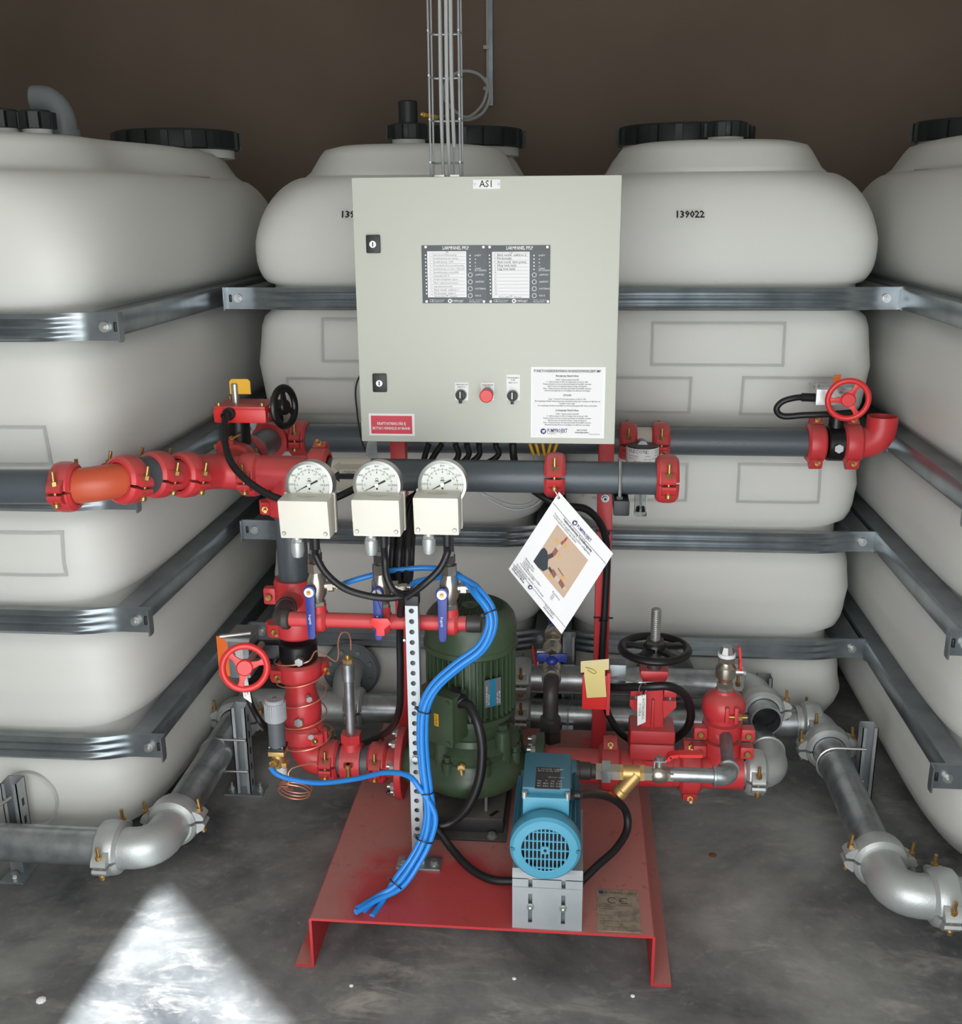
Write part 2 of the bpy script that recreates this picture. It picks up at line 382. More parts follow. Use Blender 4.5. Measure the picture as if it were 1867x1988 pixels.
def strap_front(TD, xl=.5, xr=.5):
    sec = []; nz = 18                     # ridged outer face
    for i in range(nz + 1):
        z = -.031 + .062 * i / nz; sec.append((z, .5 - .5 * cos(2 * pi * 3 * (i / nz))))
    X = [-xl, -.445, -.425, -.405, -.36, -.32, -.29, .29, .32, .36, .405, .425, .445, xr]
    out = [.012, .012, .012, .014, .028, .036, .038, .038, .036, .028, .014, .012, .012, .012]
    rid = [0, 0, 0, 0, .004, .008, .010, .010, .008, .004, 0, 0, 0, 0]
    mb = MB(); m = nz + 3
    for x, o, r in zip(X, out, rid):
        y0 = -TD + .050
        mb.v += [V((x, y0 - o - r * q + (.002 if not r else 0), z)) for z, q in sec] + [V((x, y0 - o + .012 + r, .031)), V((x, y0 - o + .012 + r, -.031))]
    for i in range(len(X) - 1):
        for j in range(m): mb.f.append((i * m + j, (i + 1) * m + j, (i + 1) * m + (j + 1) % m, i * m + (j + 1) % m))
    mb.f += [tuple(range(m))[::-1], tuple(range((len(X) - 1) * m, len(X) * m))]
    for s in (-xl, xr):                   # bent lip at each end
        mb.box((s - .002, -TD + .020, -.033), (s + .002, -TD + .042, .033))
    return mb.mesh('front_strap', STRAPM, sharp=40)
def strap_side(s, TD):
    mb = MB(); x0, x1 = s * (TA - .05), s * (TA + .004)
    mb.prism([(x0, -.028), (x1, -.028), (x1 + s * .004, -.02), (x1 + s * .004, .02), (x1, .028), (x0, .028)][::s], (0, -TD + .05, 0), EX, EZ, -(2 * TD - .1) * 1)
    return mb.mesh('side_strap', STRAPM)
TM = {td: (tank_mesh(td, W_, wy), {s: strap_side(s, td) for s in (-1, 1)}) for td, W_, wy in ((.75, 0, 0), (.90, .052, -.30))}
BOLT = MB().cyl((0, .004, 0), (0, -.004, 0), .012, n=16).hexa((0, -.004, 0), (0, -.011, 0), .009).cyl((0, -.011, 0), (0, -.017, 0), .005, n=10).mesh('strap_bolt', CHROME)
SLOT = MB().obox((0, 0, 0), (.004, .0035, .011)).mesh('slot', BLACK, bevel=.003)
def lid_mb(r, h, nt, c):
    mb = MB(); c = V(c)
    mb.lathe([(r * .96, 0), (r, h * .08), (r, h * .78), (r * .97, h * .95), (r * .9, h), (.001, h)], c, EZ, 40)
    for i in range(nt):
        a = 2 * pi * i / nt; d = V((cos(a), sin(a), 0)); t = V((-sin(a), cos(a), 0))
        mb.obox(c + d * (r + .003) + EZ * h * .45, (.006, .011, h * .42), (d, t, EZ))
    return mb
def yfront(x, z, TD):                   # front skin of a tank body
    i_ = inset(z); return -(TD - i_) * (1 - min(abs(x) / (TA - i_), .99) ** 7.5) ** (1 / 7.5)
def rect_relief(mb, x0, z0, x1, z1, TD, w=.008):
    P = []
    def bar(ax0, az0, ax1, az1, n):
        for k in range(n):
            u0, u1 = k / n, (k + 1) / n
            if ax1 - ax0 > az1 - az0: a, b, c, d = ax0 + (ax1 - ax0) * u0, az0, ax0 + (ax1 - ax0) * u1, az1
            else: a, b, c, d = ax0, az0 + (az1 - az0) * u0, ax1, az0 + (az1 - az0) * u1
            q = [(a, b), (c, b), (c, d), (a, d)]
            mb.add([(x, yfront(x, z, TD) - .0014, z) for x, z in q] + [(x, yfront(x, z, TD) + .006, z) for x, z in q], [(0, 1, 2, 3), (0, 4, 5, 1), (1, 5, 6, 2), (2, 6, 7, 3), (3, 7, 4, 0)])
    for a in ((x0, z0, x1, z0 + w), (x0, z1 - w, x1, z1), (x0, z0 + w, x0 + w, z1 - w), (x1 - w, z0 + w, x1, z1 - w)): bar(*a, 8)
def make_tank(cx, cy, label, lids, number=None, reliefs=(), disc=None, TD=.75, xl=.5, xr=.5):
    t = thing('water_tank', label, 'tank', (cx, cy, 0), 'white plastic water tanks around the pump set')
    t.rotation_euler = (0, 0, 0); ORG.pop(t.name)
    inst('tank_body', TM[TD][0], t); SF = strap_front(TD, xl, xr); SS = TM[TD][1]
    for z in GROOVES:
        f = inst('front_strap', SF, t, Matrix.Translation((0, 0, z)))
        for s in (-1, 1):
            e = (xl if s < 0 else xr) - .5
            inst('bolt', BOLT, f, Matrix.Translation((s * (.462 + e), -TD + .036, 0)))
            if e > -.01: inst('slot', SLOT, f, Matrix.Translation((s * .486, -TD + .039, 0)))
            inst('side_strap', SS[s], t, Matrix.Translation((0, 0, z)))
    for kind, x, y, z in lids:
        x -= cx; y -= cy
        if kind == 'big':
            MB().cyl((x, y, 1.755), (x, y, 1.785), .2 if abs(cx) < 1 else .185, n=40).build('neck', WHITEP, t)
            lid_mb(.214 if abs(cx) < 1 else .200, .062, 18, (x, y, 1.78)).build('manhole_lid', LIDM, t, 'black screw lid')
        elif kind == 'cap':
            rc = .054 if cx > -1 else .036; MB().cyl((x, y, z - .06), (x, y, z + .003), rc * .95, n=24).build('neck', WHITEP, t)
            lid_mb(rc, .044, 10, (x, y, z)).build('cap', LIDM, t, 'small black screw cap')
        elif kind == 'vent':
            MB().cyl((x, y, z - .06), (x, y, z + .003), .05, n=24).build('neck', WHITEP, t)
            mb = lid_mb(.056, .045, 10, (x, y, z)); mb.cyl((x, y, z + .04), (x, y, z + .11), .028, n=18, ch=.004)
            mb.build('float_valve', LIDM, t, 'black float valve with a raised stub')
        elif kind == 'elbow':
            mb = MB().cyl((x, y, z - .05), (x, y, z + .008), .040, n=24)
            mb.tube([(x, y, z)] + arc((x - .05, y, z + .02), (.05, 0, 0), (0, 0, .062), 10) + [(x - .07, y, z + .082)], .033, 20)
            mb.build('overflow_elbow', GREYPL, t, 'grey overflow elbow')
    yf = -TD
    if reliefs:
        for x0, z0, x1, z1 in reliefs:
            mb = MB(); rect_relief(mb, x0 - cx, z0, x1 - cx, z1, TD); mb.build('panel_relief', WHITEE, t)
    if disc:
        mb = MB().ringcyl((disc[0] - cx, yf + .03, disc[1]), (disc[0] - cx, yf + .004, disc[1]), disc[2], disc[2] - .008, 40); mb.build('round_relief', WHITEE, t)
    if number:
        s, px = number; p = at(px, 417, 3.0) - V((cx, cy, 0))
        yy = -TD + inset(p.z) - .012
        lettering('stencil_number', [(s, 0, 0, .027, 'LEFT', 1, .0125 * len(s))], INK, t, (p.x, yy, p.z), EX, (0, .35, .94), bold=.03)
    return t
rel_r = [tuple(v for q in ((at(1262, 712, 3.0), at(1530, 627, 3.0)),) for v in (q[0].x, q[0].z, q[1].x, q[1].z))]
for a, b, c, d in ((1130, 805, 1345, 733), (1437, 810, 1632, 733), (1130, 975, 1338, 903), (1430, 980, 1600, 905)):
    p, q = at(a, b, 3.0), at(c, d, 3.0); rel_r.append((p.x, p.z, q.x, q.z))
rel_l = []
for a, b, c, d in ((622, 705, 860, 620), (555, 810, 690, 735)):
    p, q = at(a, b, 3.0), at(c, d, 3.0); rel_l.append((p.x, p.z, q.x, q.z))
rel_ll = []
for a, b, c, d in ((-60, 905, 88, 826), (-60, 1117, 118, 1034)):
    p, q = at(a, b, 2.27), at(c, d, 2.27); rel_ll.append((p.x, p.z, q.x, q.z))
pd = at(58, 1552, 2.27)
make_tank(-.523, 3.76, 'white plastic tank stencilled 139, behind the left half of the grey cabinet', [('big', -.405, 3.68, 0), ('vent', -.515, 3.32, 1.79)], ('139', 657), rel_l, xr=.461)
make_tank(.405, 3.76, 'white plastic tank stencilled 139022, behind and right of the grey cabinet', [('big', .335, 3.68, 0), ('cap', .42, 3.32, 1.785)], ('139022', 1311), rel_r, xl=.461, xr=.478)
make_tank(-1.515, 3.16, 'white plastic tank with a grey elbow on top, at the left photo edge', [('cap', -1.318, 2.62, 1.785), ('cap', -1.392, 2.60, 1.787), ('elbow', -1.318, 2.76, 1.785), ('big', -1.335, 3.6, 0)], None, rel_ll, (pd.x, pd.z, .078), TD=.90)
make_tank(1.345, 3.16, 'white plastic tank at the right photo edge, its black lid cut by the frame', [('big', 1.24, 3.6, 0)], TD=.90)
# ================================================================== skid
ZS = .125                                 # top of the skid
SX0, SX1, SY0, SY1 = -.550, .179, 1.902, 2.80
t = thing('pump_skid', 'dusty red folded steel base plate on the concrete floor', 'base plate', (-.19, 2.3, 0))
prof = [(SX0 - .042, 0), (SX0, 0), (SX0, ZS - .006), (SX1, ZS - .006), (SX1, 0), (SX1 + .044, 0), (SX1 + .044, .006), (SX1 + .006, .006), (SX1 + .006, ZS - .004), (SX1 + .002, ZS), (SX0 - .002, ZS), (SX0 - .006, ZS - .004), (SX0 - .006, .006), (SX0 - .042, .006)]
MB().prism(prof, (0, SY0, 0), EX, EZ, -(SY1 - SY0)).build('folded_plate', SKIDM, t, sharp=20)
t = thing('rating_plate', 'dusty square metal plate with a CE mark, on the front right of the red base', 'label', (.11, 1.98, ZS))
MB().box((.064, 1.910, ZS), (.156, 2.052, ZS + .0012)).build('plate', CEPL, t)
cx = .11; CEK = mat('worn_print', (78, 70, 62), .7)
lettering('lettering', [('PUMPPROJEKT', .008, .058, .011, 'CENTER'), ('Pumpprojekt Svenska AB', 0, .0165, .0048, 'CENTER'), ('Pumptyp / modell:', -.041, .010, .005, 'LEFT'), ('Tillverkningsår:  2021', -.041, .002, .005, 'LEFT'), ('Serienr', -.041, -.006, .005, 'LEFT'), ('Max tryck    10 bar   50 Hz', -.041, -.020, .0058, 'LEFT'), ('Flöde      l/min', -.041, -.029, .005, 'LEFT'), ('Sprinklerpump enligt  INSTA 900', -.041, -.038, .005, 'LEFT'), ('Drift    400 V', -.041, -.046, .005, 'LEFT'), ('www.pumpprojekt.se', 0, -.057, .0062, 'CENTER'), ('031 - 57 94 70', 0, -.064, .0055, 'CENTER')], CEK, t, (cx, 1.981, ZS + .0012), EX, EY)
mb = MB()
for ox in (-.012, .014):                  # the CE mark
    mb.lathe([(.0082, 0), (.0106, 0), (.0106, .0005), (.0082, .0005)], (cx + ox, 2.013, ZS + .0012), EZ, 18, a0=radians(45), a1=radians(315), ref=EX, closed=True)
mb.box((cx + .006, 2.012, ZS + .0012), (cx + .0125, 2.0142, ZS + .0017)); mb.build('ce_mark', CEK, t)
mb = MB().cyl((cx - .036, 2.040, ZS + .0012), (cx - .036, 2.040, ZS + .0018), .0055, n=20); mb.build('emblem', NAVY, t)

# ================================================================== red uprights
PYF = 2.655
def upright(x, label):
    t = thing('support_post', label, 'post', (x, PYF + .02, ZS), 'red upright posts behind the cabinet')
    mb = MB().box((x - .02, PYF, ZS + .006), (x + .02, PYF + .04, 1.64)); mb.build('post', RED, t, bevel=.004)
    MB().box((x - .05, PYF - .01, ZS), (x + .05, PYF + .09, ZS + .006)).build('foot_plate', RED, t)
    z = at(1175, 967, PYF).z
    b_ = MB().cyl((x, PYF, z), (x, PYF - .004, z), .0105, n=18).cyl((x, PYF - .004, z), (x, PYF - .011, z), .0075, n=16, ch=.001).build('bolt', GALVS, t); MB().hexa((x, PYF - .0108, z), (x, PYF - .0114, z), .0042).build('socket', BLACK, b_)
XPR = at(1175, 950, PYF).x; XPL = at(772, 885, PYF).x
upright(XPR, 'red steel upright right of the hanging instruction sheet')
upright(XPL, 'red steel upright half hidden by cables behind the pressure switches')

# ================================================================== control cabinet
Y0 = 2.45
A, B = at(679, 342, Y0), at(1205, 342, Y0); Cc, D = at(704, 858, Y0), at(1195, 862, Y0)
ex0, ex1 = (A.x + Cc.x) / 2, (B.x + D.x) / 2; ez0, ez1 = (Cc.z + D.z) / 2, (A.z + B.z) / 2
t = CAB = thing('control_cabinet', 'light grey steel control cabinet with alarm panels, marked AS1', 'cabinet', ((ex0 + ex1) / 2, 2.55, ez0))
MB().box((ex0 + .006, Y0 + .02, ez0 + .004), (ex1 - .006, PYF - .001, ez1 - .003)).build('housing', GREYC, t, bevel=.004)
MB().box((ex0, Y0, ez0), (ex1, Y0 + .018, ez1)).build('door', GREYC, t, bevel=.0035)
MB().box((ex0 + .01, Y0 + .016, ez0 - .0), (ex1 - .01, Y0 + .022, ez1 - .001)).build('door_seal', BLACK, t)
def ep(x, y): p = at(x, y, Y0); return p.x, p.z
def eplate(name, m, x0, y0, x1, y1, th, parent, bevel=0, off=0, label=None):
    (a, b), (c, d) = ep(x0, y1), ep(x1, y0)
    return MB().box((a, Y0 - off - th, b), (c, Y0 - off + .0005, d)).build(name, m, parent, label, bevel=bevel)
def etext(parent, lines, m, off, name='lettering', bold=0):
    L = []
    for ln in lines:
        s, x, y, sz, al = ln[:5]; a, b = ep(x, y); L.append((s, a, b, sz, al) + ((1, ln[5] / 833) if len(ln) > 5 else ()))
    return lettering(name, L, m, parent, (0, Y0 - off, 0), EX, EZ, bold=bold)
p = eplate('sign', WLAB, 918, 348, 971, 367, .002, t, .0006, label='white plate reading AS1')
etext(p, [('AS1', 944, 357.5, .021, 'CENTER', 23)], INK, .002, bold=.01)
for x in (921.5, 967.5):
    a, b = ep(x, 357.5); MB().cyl((a, Y0 - .001, b), (a, Y0 - .0035, b), .0022, n=10).build('screw', GALVD, p)
for x, y in ((725, 474), (737.5, 743)):
    p = eplate('lock', BLACK, x - 13, y - 18, x + 13, y + 17.5, .008, t, .003)
    a, b = ep(x, y); MB().cyl((a, Y0 - .007, b), (a, Y0 - .011, b), .0085, n=20, ch=.001).build('lock_cylinder', CHROME, p)
    MB().obox((a, Y0 - .0112, b), (.0015, .0006, .005)).build('key_slot', BLACK, p)
# alarm panels
def alarm(x0, x1, px0, px1, rows, hand, papery):
    p = eplate('alarm_panel', DGREY, x0, 476, x1 - .4, 588.5, .0025, t, .0005)
    k = (x1 - x0) / 124.0
    eplate('paper_insert', PAPER, px0, papery[0], px1, papery[1], .0006, p, off=.0024)
    X = lambda v: x0 + v * k
    etext(p, [('LARMPANEL PPLP', X(64), 481.5, .0105, 'CENTER', 50)], WINK, .0026, bold=.02)
    L = []
    for i, s in enumerate(('DRIFT', 'A', 'B', 'C')): L.append((s, X(101), 496 + i * 7, .0055, 'LEFT'))
    L += [('LARM', X(101), 521.5, .0055, 'LEFT'), ('BLOCKERING', X(101), 525, .0052, 'LEFT', 22), ('LAMPTEST', X(102), 533.5, .0058, 'LEFT', 17), ('LARMTEST', X(102), 547, .0058, 'LEFT', 17), ('KVITTERING', X(102), 560.5, .0058, 'LEFT', 20), ('PAUS', X(102), 574, .0058, 'LEFT')]
    L += [('CE', X(13), 584, .0085, 'LEFT'), ('Tillverkad i Sverige', X(22), 582.5, .004, 'LEFT', 20), ('Larmpanel 24 V', X(22), 585.5, .004, 'LEFT', 17), ('PUMPPROJEKT', X(57), 584.5, .0078, 'LEFT', 22), ('Tel 031 - 57 94 70', X(90), 582.5, .0042, 'LEFT', 25), ('www.pumpprojekt.se', X(90), 585.5, .0042, 'LEFT', 22)]
    etext(p, L, WINK, .0026, 'small_lettering')
    a, b = ep(X(53), 584); MB().ringcyl((a, Y0 - .0024, b), (a, Y0 - .003, b), .0048, .0022, 16).build('emblem', WINK, p)
    nn = 12
    etext(p, [(str(i + 1 + (12 if hand else 0)), px0 + 2.5 + i * .25, 495 + i * 6.75, .0045, 'LEFT') for i in range(nn)] + [(s, px0 + 9 + i * .25, 495 + i * 6.75, sz, 'LEFT') for i, (s, sz) in enumerate(rows)], GINK if not hand else INK, .0032, 'row_lettering')
    etext(p, [('Placera etikett', px0 + 13, papery[1] - 2, .0042, 'LEFT'), ('larm panel', px0 + 42, papery[1] - 2, .0042, 'LEFT')], INK, .0032, 'footer_lettering')
    mb = MB()
    for i in range(nn + 1):
        a, b = ep(px0 + 3, 491.7 + i * 6.75); c2, _ = ep(px1 - 2, 491.7 + i * 6.75); mb.box((a, Y0 - .0033, b), (c2, Y0 - .0029, b + .0006))
    mb.build('ruled_lines', mat('rule_grey', (170, 168, 170), .7) if 'rule_grey' not in MATS else MATS['rule_grey'], p, kind='stuff')
    led = MB().cyl((0, 0, 0), (0, -.0012, 0), .0017, n=10).mesh('indicator_lamp', WINK)
    def put(me, nm, x, y, off=.0024):
        a, b = ep(x, y); o = ORG[p.name]; inst(nm, me, p, Matrix.Translation(V((a, Y0 - off, b)) - o))
    for i in range(nn): put(led, 'indicator_lamp', X(5.5) + i * .22, 495.5 + i * 6.75)
    for i in range(5): put(led, 'indicator_lamp', X(92), 496 + i * 6.75)
    scr = MB().cyl((0, 0, 0), (0, -.002, 0), .0028, n=12).mesh('screw', CHROME)
    for x, y in ((6, 479.5), (118, 479.5), (8, 585), (119, 585)): put(scr, 'screw', X(x), y)
    for yy in (490, papery[1] - 3): put(MB().cyl((0, 0, 0), (0, -.0025, 0), .0024, n=12).mesh('peg', GALVD), 'peg', (px0 + px1) / 2, yy, .003)
    bt = MB().lathe([(.0041, 0), (.0052, 0), (.0052, .0016), (.0041, .0016)], (0, 0, 0), -EY, 20, closed=True).mesh('button_ring', WINK)
    bc = MB().cyl((0, 0, 0), (0, -.001, 0), .0041, n=16).mesh('button', GALVD if 0 else MATS['dark_grey_panel'])
    for i in range(4): put(bt, 'button_ring', X(92.5), 533.5 + i * 13.4); put(bc, 'button', X(92.5), 533.5 + i * 13.4)
alarm(820.5, 944.5, 831, 905, [('Larm kontrollutrustning', .0056), ('Sprinklerpump har startat', .0056), ('Sprinklerpump i drift', .0056), ('Motorskydd utlöst sprinklerpump', .0052), ('Sprinklerpump ej i Auto / Manuell', .0052), ('Sprinklerpump ej tryckfall', .0056), ('Summafel 230 V', .0056), ('Dränk tryckgivare öppen', .0056), ('Nivå i vattenreservoaren', .0056), ('Låg vattennivå tank', .0056), ('Avst ventil  sektion 1', .0068), ('Flödesvakt  tank 2', .0068)], False, (487.5, 577))
alarm(944.5, 1068.5, 955.5, 1028, [('Avst ventil  sektion 2', .0078), ('Flödesvakt', .0078), ('Avst ventil  larm pump', .0072), ('Hög nivå tank', .0078), ('Låg nivå tank', .0078)], True, (488.5, 578.5))
# function description
p = eplate('laminate_sheet', mat('laminate', (226, 230, 228), .2), 1030, 713, 1175.5, 849, .0008, t, label='clear laminate edge'); 
p = eplate('instruction_sheet', PAPER, 1033, 716, 1171, 846.5, .0012, t)
T = [('FUNKTIONSBESKRIVNING BOENDESPRINKLERPUMP', 1101, 720.5, .0086, 'CENTER', 129)]
T2 = [('Brandpump Hand-0-Auto', 1101, 729.6, .0066, 'CENTER', 44), ('STOPP', 1101, 767.5, .0066, 'CENTER'), ('Jockeypump Hand-0-Auto', 1101, 796.4, .0066, 'CENTER', 45), ('+46 31 57 94 70', 1129, 835.2, .0056, 'CENTER', 20), ('www.pumpprojekt.se', 1129, 839.3, .0056, 'CENTER', 27)]
body = ['Hand – Startar pumpen manuellt', '0 – Sätter pumpen ur drift och stoppar den om den är i drift.', 'Pumpen kommer nu inte att starta automatiskt vid tryckfall i systemet.', 'Ställ vid service och reparation brytaren i 0-läge, arbetsbrytare.', 'Auto – Pumpen kommer att starta automatiskt vid tryckfall i systemet.', 'Observera att läget Auto är normalläget som skall vara i beredskap.']
T3 = [(s, 1101, y0 + i * 4.25, .0051, 'CENTER', (44, 80, 93, 76, 93, 89)[i]) for y0 in (737, 803.3) for i, s in enumerate(body)]
T3 += [(s, 1101, 774.6 + i * 4.3, .0051, 'CENTER', (73, 126, 31, 116)[i]) for i, s in enumerate(['Stopp – Tryck in för att stoppa pumpen om den är i drift.', 'När stoppknappen frånslås startas pumpen åter automatiskt vid lågt tryck, om pumpen är i läge Auto vid', 'tryckfall och larm utgår.', 'Om stoppknappen behöver återställas för att kunna återuppta drift i Hand, vrid medurs.'])] + [('Version 2021-08', 1163, 843, .0036, 'RIGHT')]
etext(p, T, INK, .0014, 'heading', .015); [etext(p, [_l], INK, .0014, 'subheading', .02) for _l in T2]; etext(p, T3, INK, .0014, 'body_lettering', .008)
lg = etext(p, [('PUMPPROJEKT', 1062, 836, .0135, 'LEFT', 39)], NAVY, .0014, 'logo_lettering', .02); etext(p, [('Svenska AB', 1063, 841.3, .004, 'LEFT')], INK, .0014, 'logo_subline')
a, b = ep(1054.5, 837)
def emblem(parent, o, ux, uy, r):
    nz = V(ux).cross(V(uy)).normalized(); o = V(o)
    MB().cyl(o, o + nz * .0004, r, n=24).build('emblem', NAVY, parent)
    mb = MB(); ux = V(ux); uy = V(uy)         # white pump-shaped cut-out in the dark disc
    q = [(-.5, .25), (-.1, .45), (.0, .25), (.2, .5), (.75, .5), (.6, .2), (.5, -.2), (.35, -.7), (.2, -.25), (.05, -.2), (-.05, -.6), (-.25, -.65), (-.3, -.1)]
    mb.add([o + nz * .0007 + (ux * x + uy * y) * r * .95 for x, y in q], [tuple(range(len(q)))]); mb.build('emblem_shape', WINK, parent, flat=True)
emblem(p, (a, Y0 - .0014, b), EX, EZ, .0068)
# red sticker
p = eplate('sticker_backing', WLAB, 717, 803.5, 804, 845, .0006, t, label='white backing with torn corners'); p = eplate('warning_sticker', SRED, 721, 807.5, 799.5, 841.5, .0009, t, label='red sticker with white lettering')
etext(p, [('KRAFTMATNING FÅR EJ', 760, 822.5, .0100, 'CENTER', 57), ('BRYTAS I HÄNDELSE AV BRAND', 760, 831.5, .0094, 'CENTER', 76)], WINK, .001, bold=.008)
# switches
def knob(x, y, py0, txt):
    p = eplate('switch_plate', WLAB, x - 12, py0, x + 14, 777, .0015, t, .0004)
    etext(p, [(s, x + 1, yy, .0052, 'CENTER', ww) for s, yy, ww in txt], INK, .0016)
    a, b = ep(x, y)
    MB().cyl((a, Y0 - .001, b), (a, Y0 - .006, b), .0135, n=24, ch=.0015).build('collar', CHROME, p)
    mb = MB().cyl((a, Y0 - .005, b), (a, Y0 - .016, b), .0118, n=24, ch=.001).obox((a, Y0 - .018, b - .0025), (.0036, .006, .0145)); mb.build('knob', BLACK, p, bevel=.0008)
    MB().obox((a, Y0 - .0245, b + .003), (.0011, .0006, .0075)).build('pointer', WINK, p)
knob(895, 766, 742.5, [('SPRINKLERPUMP', 746.5, 24), ('HAND-0-AUTO', 751, 16)])
knob(995, 767.5, 727, [('TRYCKHÅLLNINGS', 733.5, 23), ('PUMP', 738, 8), ('HAND-0-AUTO', 743, 18)])
p = eplate('switch_plate', WLAB, 933.5, 743, 959.5, 777, .0015, t, .0004); etext(p, [('SPRINKLERPUMP', 946.5, 747.3, .0052, 'CENTER', 22), ('STOPP', 946.5, 751.5, .0048, 'CENTER')], INK, .0016)
a, b = ep(946, 764); MB().cyl((a, Y0 - .001, b), (a, Y0 - .008, b), .0148, n=24).build('collar', GALVD, p); MB().cyl((a, Y0 - .008, b), (a, Y0 - .030, b), .0095, .0155, n=24).cyl((a, Y0 - .030, b), (a, Y0 - .036, b), .0158, n=28, ch=.002).build('stop_button', REDB, p)
# cable glands under the cabinet
gl = MB().hexa((0, 0, 0), (0, 0, -.012), .014).cyl((0, 0, -.012), (0, 0, -.026), .0105, .009, n=14).mesh('cable_gland', BLACK)
GX = []
for x in (832, 858, 884, 906, 930, 962, 995): 
    q = at(x, 862, 2.55); GX.append(q.x); inst('cable_gland', gl, t, Matrix.Translation(V((q.x, 2.55, ez0 + .004)) - ORG[t.name]))

# ================================================================== wire tray above the cabinet, conduit and wire coil on the wall
TY = 2.57
t = thing('cable_tray', 'narrow vertical wire mesh tray of bright steel rods above the cabinet', 'cable tray', (-.317, TY, ez1))
x0, x1 = at(836, 330, TY).x, at(893, 330, TY).x; xs = [x0, x0 + (x1 - x0) * .33, x0 + (x1 - x0) * .70, x1]
rod = MB().cyl((0, 0, 0), (0, 0, ZC - ez1 - .01), .0024, n=8).mesh('vertical_rod', GALVS)
for i, x in enumerate(xs + [x0, x1]):
    y = TY if i > 3 else TY + .055
    inst('vertical_rod', rod, t, Matrix.Translation(V((x, y, ez1)) - ORG[t.name]))
for k in range(12):
    z = ez1 + .035 + k * .094
    MB().tube(bend([(x0, TY - .004, z), (x0, TY + .058, z), (x1, TY + .058, z), (x1, TY - .004, z)], .012, 4), .0024, 8).build('cross_rod', GALVS, t)
for i, x in enumerate((x0 + .02, x0 + .035, x0 + .046)):
    zt = ez1 + .02 if i < 2 else ez1 + .1
    tg = tag(MB().tube(smooth([(x + .004, TY + .05, zt - .03), (x, TY + .048, zt + .15), (x + .001, TY + .05, zt + .5), (x, TY + .049, ZC - .01)], 6), .0045 if i else .0036, 8).build('cable', LGREY),
             ['thin grey cable, left of those inside the wire mesh tray', 'grey cable, middle of those inside the wire mesh tray', 'grey cable, right of those inside the wire mesh tray'][i], 'cable', 'cables in the wire tray')
for x, l in ((848, 'left'), (879, 'right')):
    q = at(x, 340, TY); MB().box((q.x - .012, TY + .045, ez1 - .004), (q.x + .012, TY + .075, ez1 + .008)).build('clamp', CHROME, t)
t = thing('wall_conduit', 'grey metal conduit strip running down the brown back wall', 'conduit', (-.35, YB, 2.1))
p0 = at(951, 205, YB - .02); MB().box((p0.x - .005, YB - .022, p0.z), (p0.x + .012, YB - .001, ZC)).build('channel', GALVD, t)
MB().cyl((p0.x - .009, YB - .014, p0.z + .1), (p0.x - .009, YB - .014, ZC), .007, n=12).build('pipe', LGREY, t)
for y in (92, 172):
    q = at(944, y, YB - .02); MB().box((q.x - .012, YB - .03, q.z - .007), (q.x + .012, YB - .004, q.z + .007)).build('clip', LGREY, t)
cl = [at(x, y, 4.33) for x, y in ((944, 150), (946, 170), (935, 205), (905, 228), (872, 205), (860, 180), (872, 152), (900, 138), (930, 145), (948, 168), (950, 192), (936, 220), (908, 233), (884, 226))] + [at(868, 226, 3.9), at(846, 228, 3.45)]
ob = MB().tube(smooth(cl, 6), .0062, 8).build('sensor_wire', LGREY); tag(ob, 'grey sensor wire coiled in a loop before the brown wall', 'wire')
t = thing('sensor_plug', 'small yellow plug on the black float valve of the tank behind the cabinet', 'plug', tuple(at(832, 225, 3.33)))
a, b = at(822, 223, 3.33), at(846, 227, 3.42); MB().cyl(a, b, .006, n=12).build('plug', YELLOW, t); MB().cyl(at(817, 222, 3.33), a, .008, n=12).build('nut', BRASS, t)
# ================================================================== pipework: makers
_CM = {}
def coup_mesh(r, m, cap):
    k = (round(r, 4), m.name, cap)
    if k in _CM: return _CM[k]
    s = r / .038; w = .024 * s
    pr = [(r * .99, -w), (r * 1.16, -w), (r * 1.34, -w + .006 * s), (r * 1.40, -w * .35), (r * 1.40, w * .35), (r * 1.34, w - .006 * s), (r * 1.16, w), (r * .99, w)]
    mb = MB().lathe(pr, (0, 0, 0), EX, 20, a0=radians(4), a1=radians(176), ref=EY, closed=True)
    for sg in (1, -1):                     # bolt lug: a rounded pad each side
        q = [(r * 1.2, .003 * s), (r * 1.72, .003 * s), (r * 1.80, .008 * s), (r * 1.66, .017 * s), (r * 1.25, .026 * s)]
        mb.prism([(a * sg, b) for a, b in q][::sg], (w * .62, 0, 0), EY, EZ, -w * 1.24)
    me = mb.mesh('housing', m, sharp=32)
    bo = MB().cyl((0, 0, -.026 * s), (0, 0, .046 * s), .0040, n=10).cyl((0, 0, -.030 * s), (0, 0, -.019 * s), .0074, n=12, ch=.002).mesh('bolt', GOLD)
    nu = MB().hexa((0, 0, .017 * s), (0, 0, .026 * s), .0078).mesh('nut', GOLD)
    _CM[k] = (me, bo, nu); return _CM[k]
def coupling(c, axis, lug, r, m, label, group=None, cap=0):
    X = V(axis).normalized(); Y = V(lug); Y = (Y - X * Y.dot(X)).normalized(); Z = X.cross(Y)
    if Z.z < -.2: X = -X; Z = -Z
    t = thing('pipe_coupling', label, 'coupling', V(c), group or 'red grooved pipe couplings', (X, Y, Z))
    me, bo, nu = coup_mesh(r, m, cap)
    inst('housing', me, t); inst('housing', me, t, Matrix.Rotation(pi, 4, 'X'))
    for sg in (1, -1):
        b = inst('bolt', bo, t, Matrix.Translation((0, sg * r * 1.52, 0)))
        inst('nut', nu, b)
    if cap:
        MB().cyl((cap * .004, 0, 0), (cap * r * .62, 0, 0), r * 1.15, n=24, ch=.006).build('end_cap', m, t)
    return t
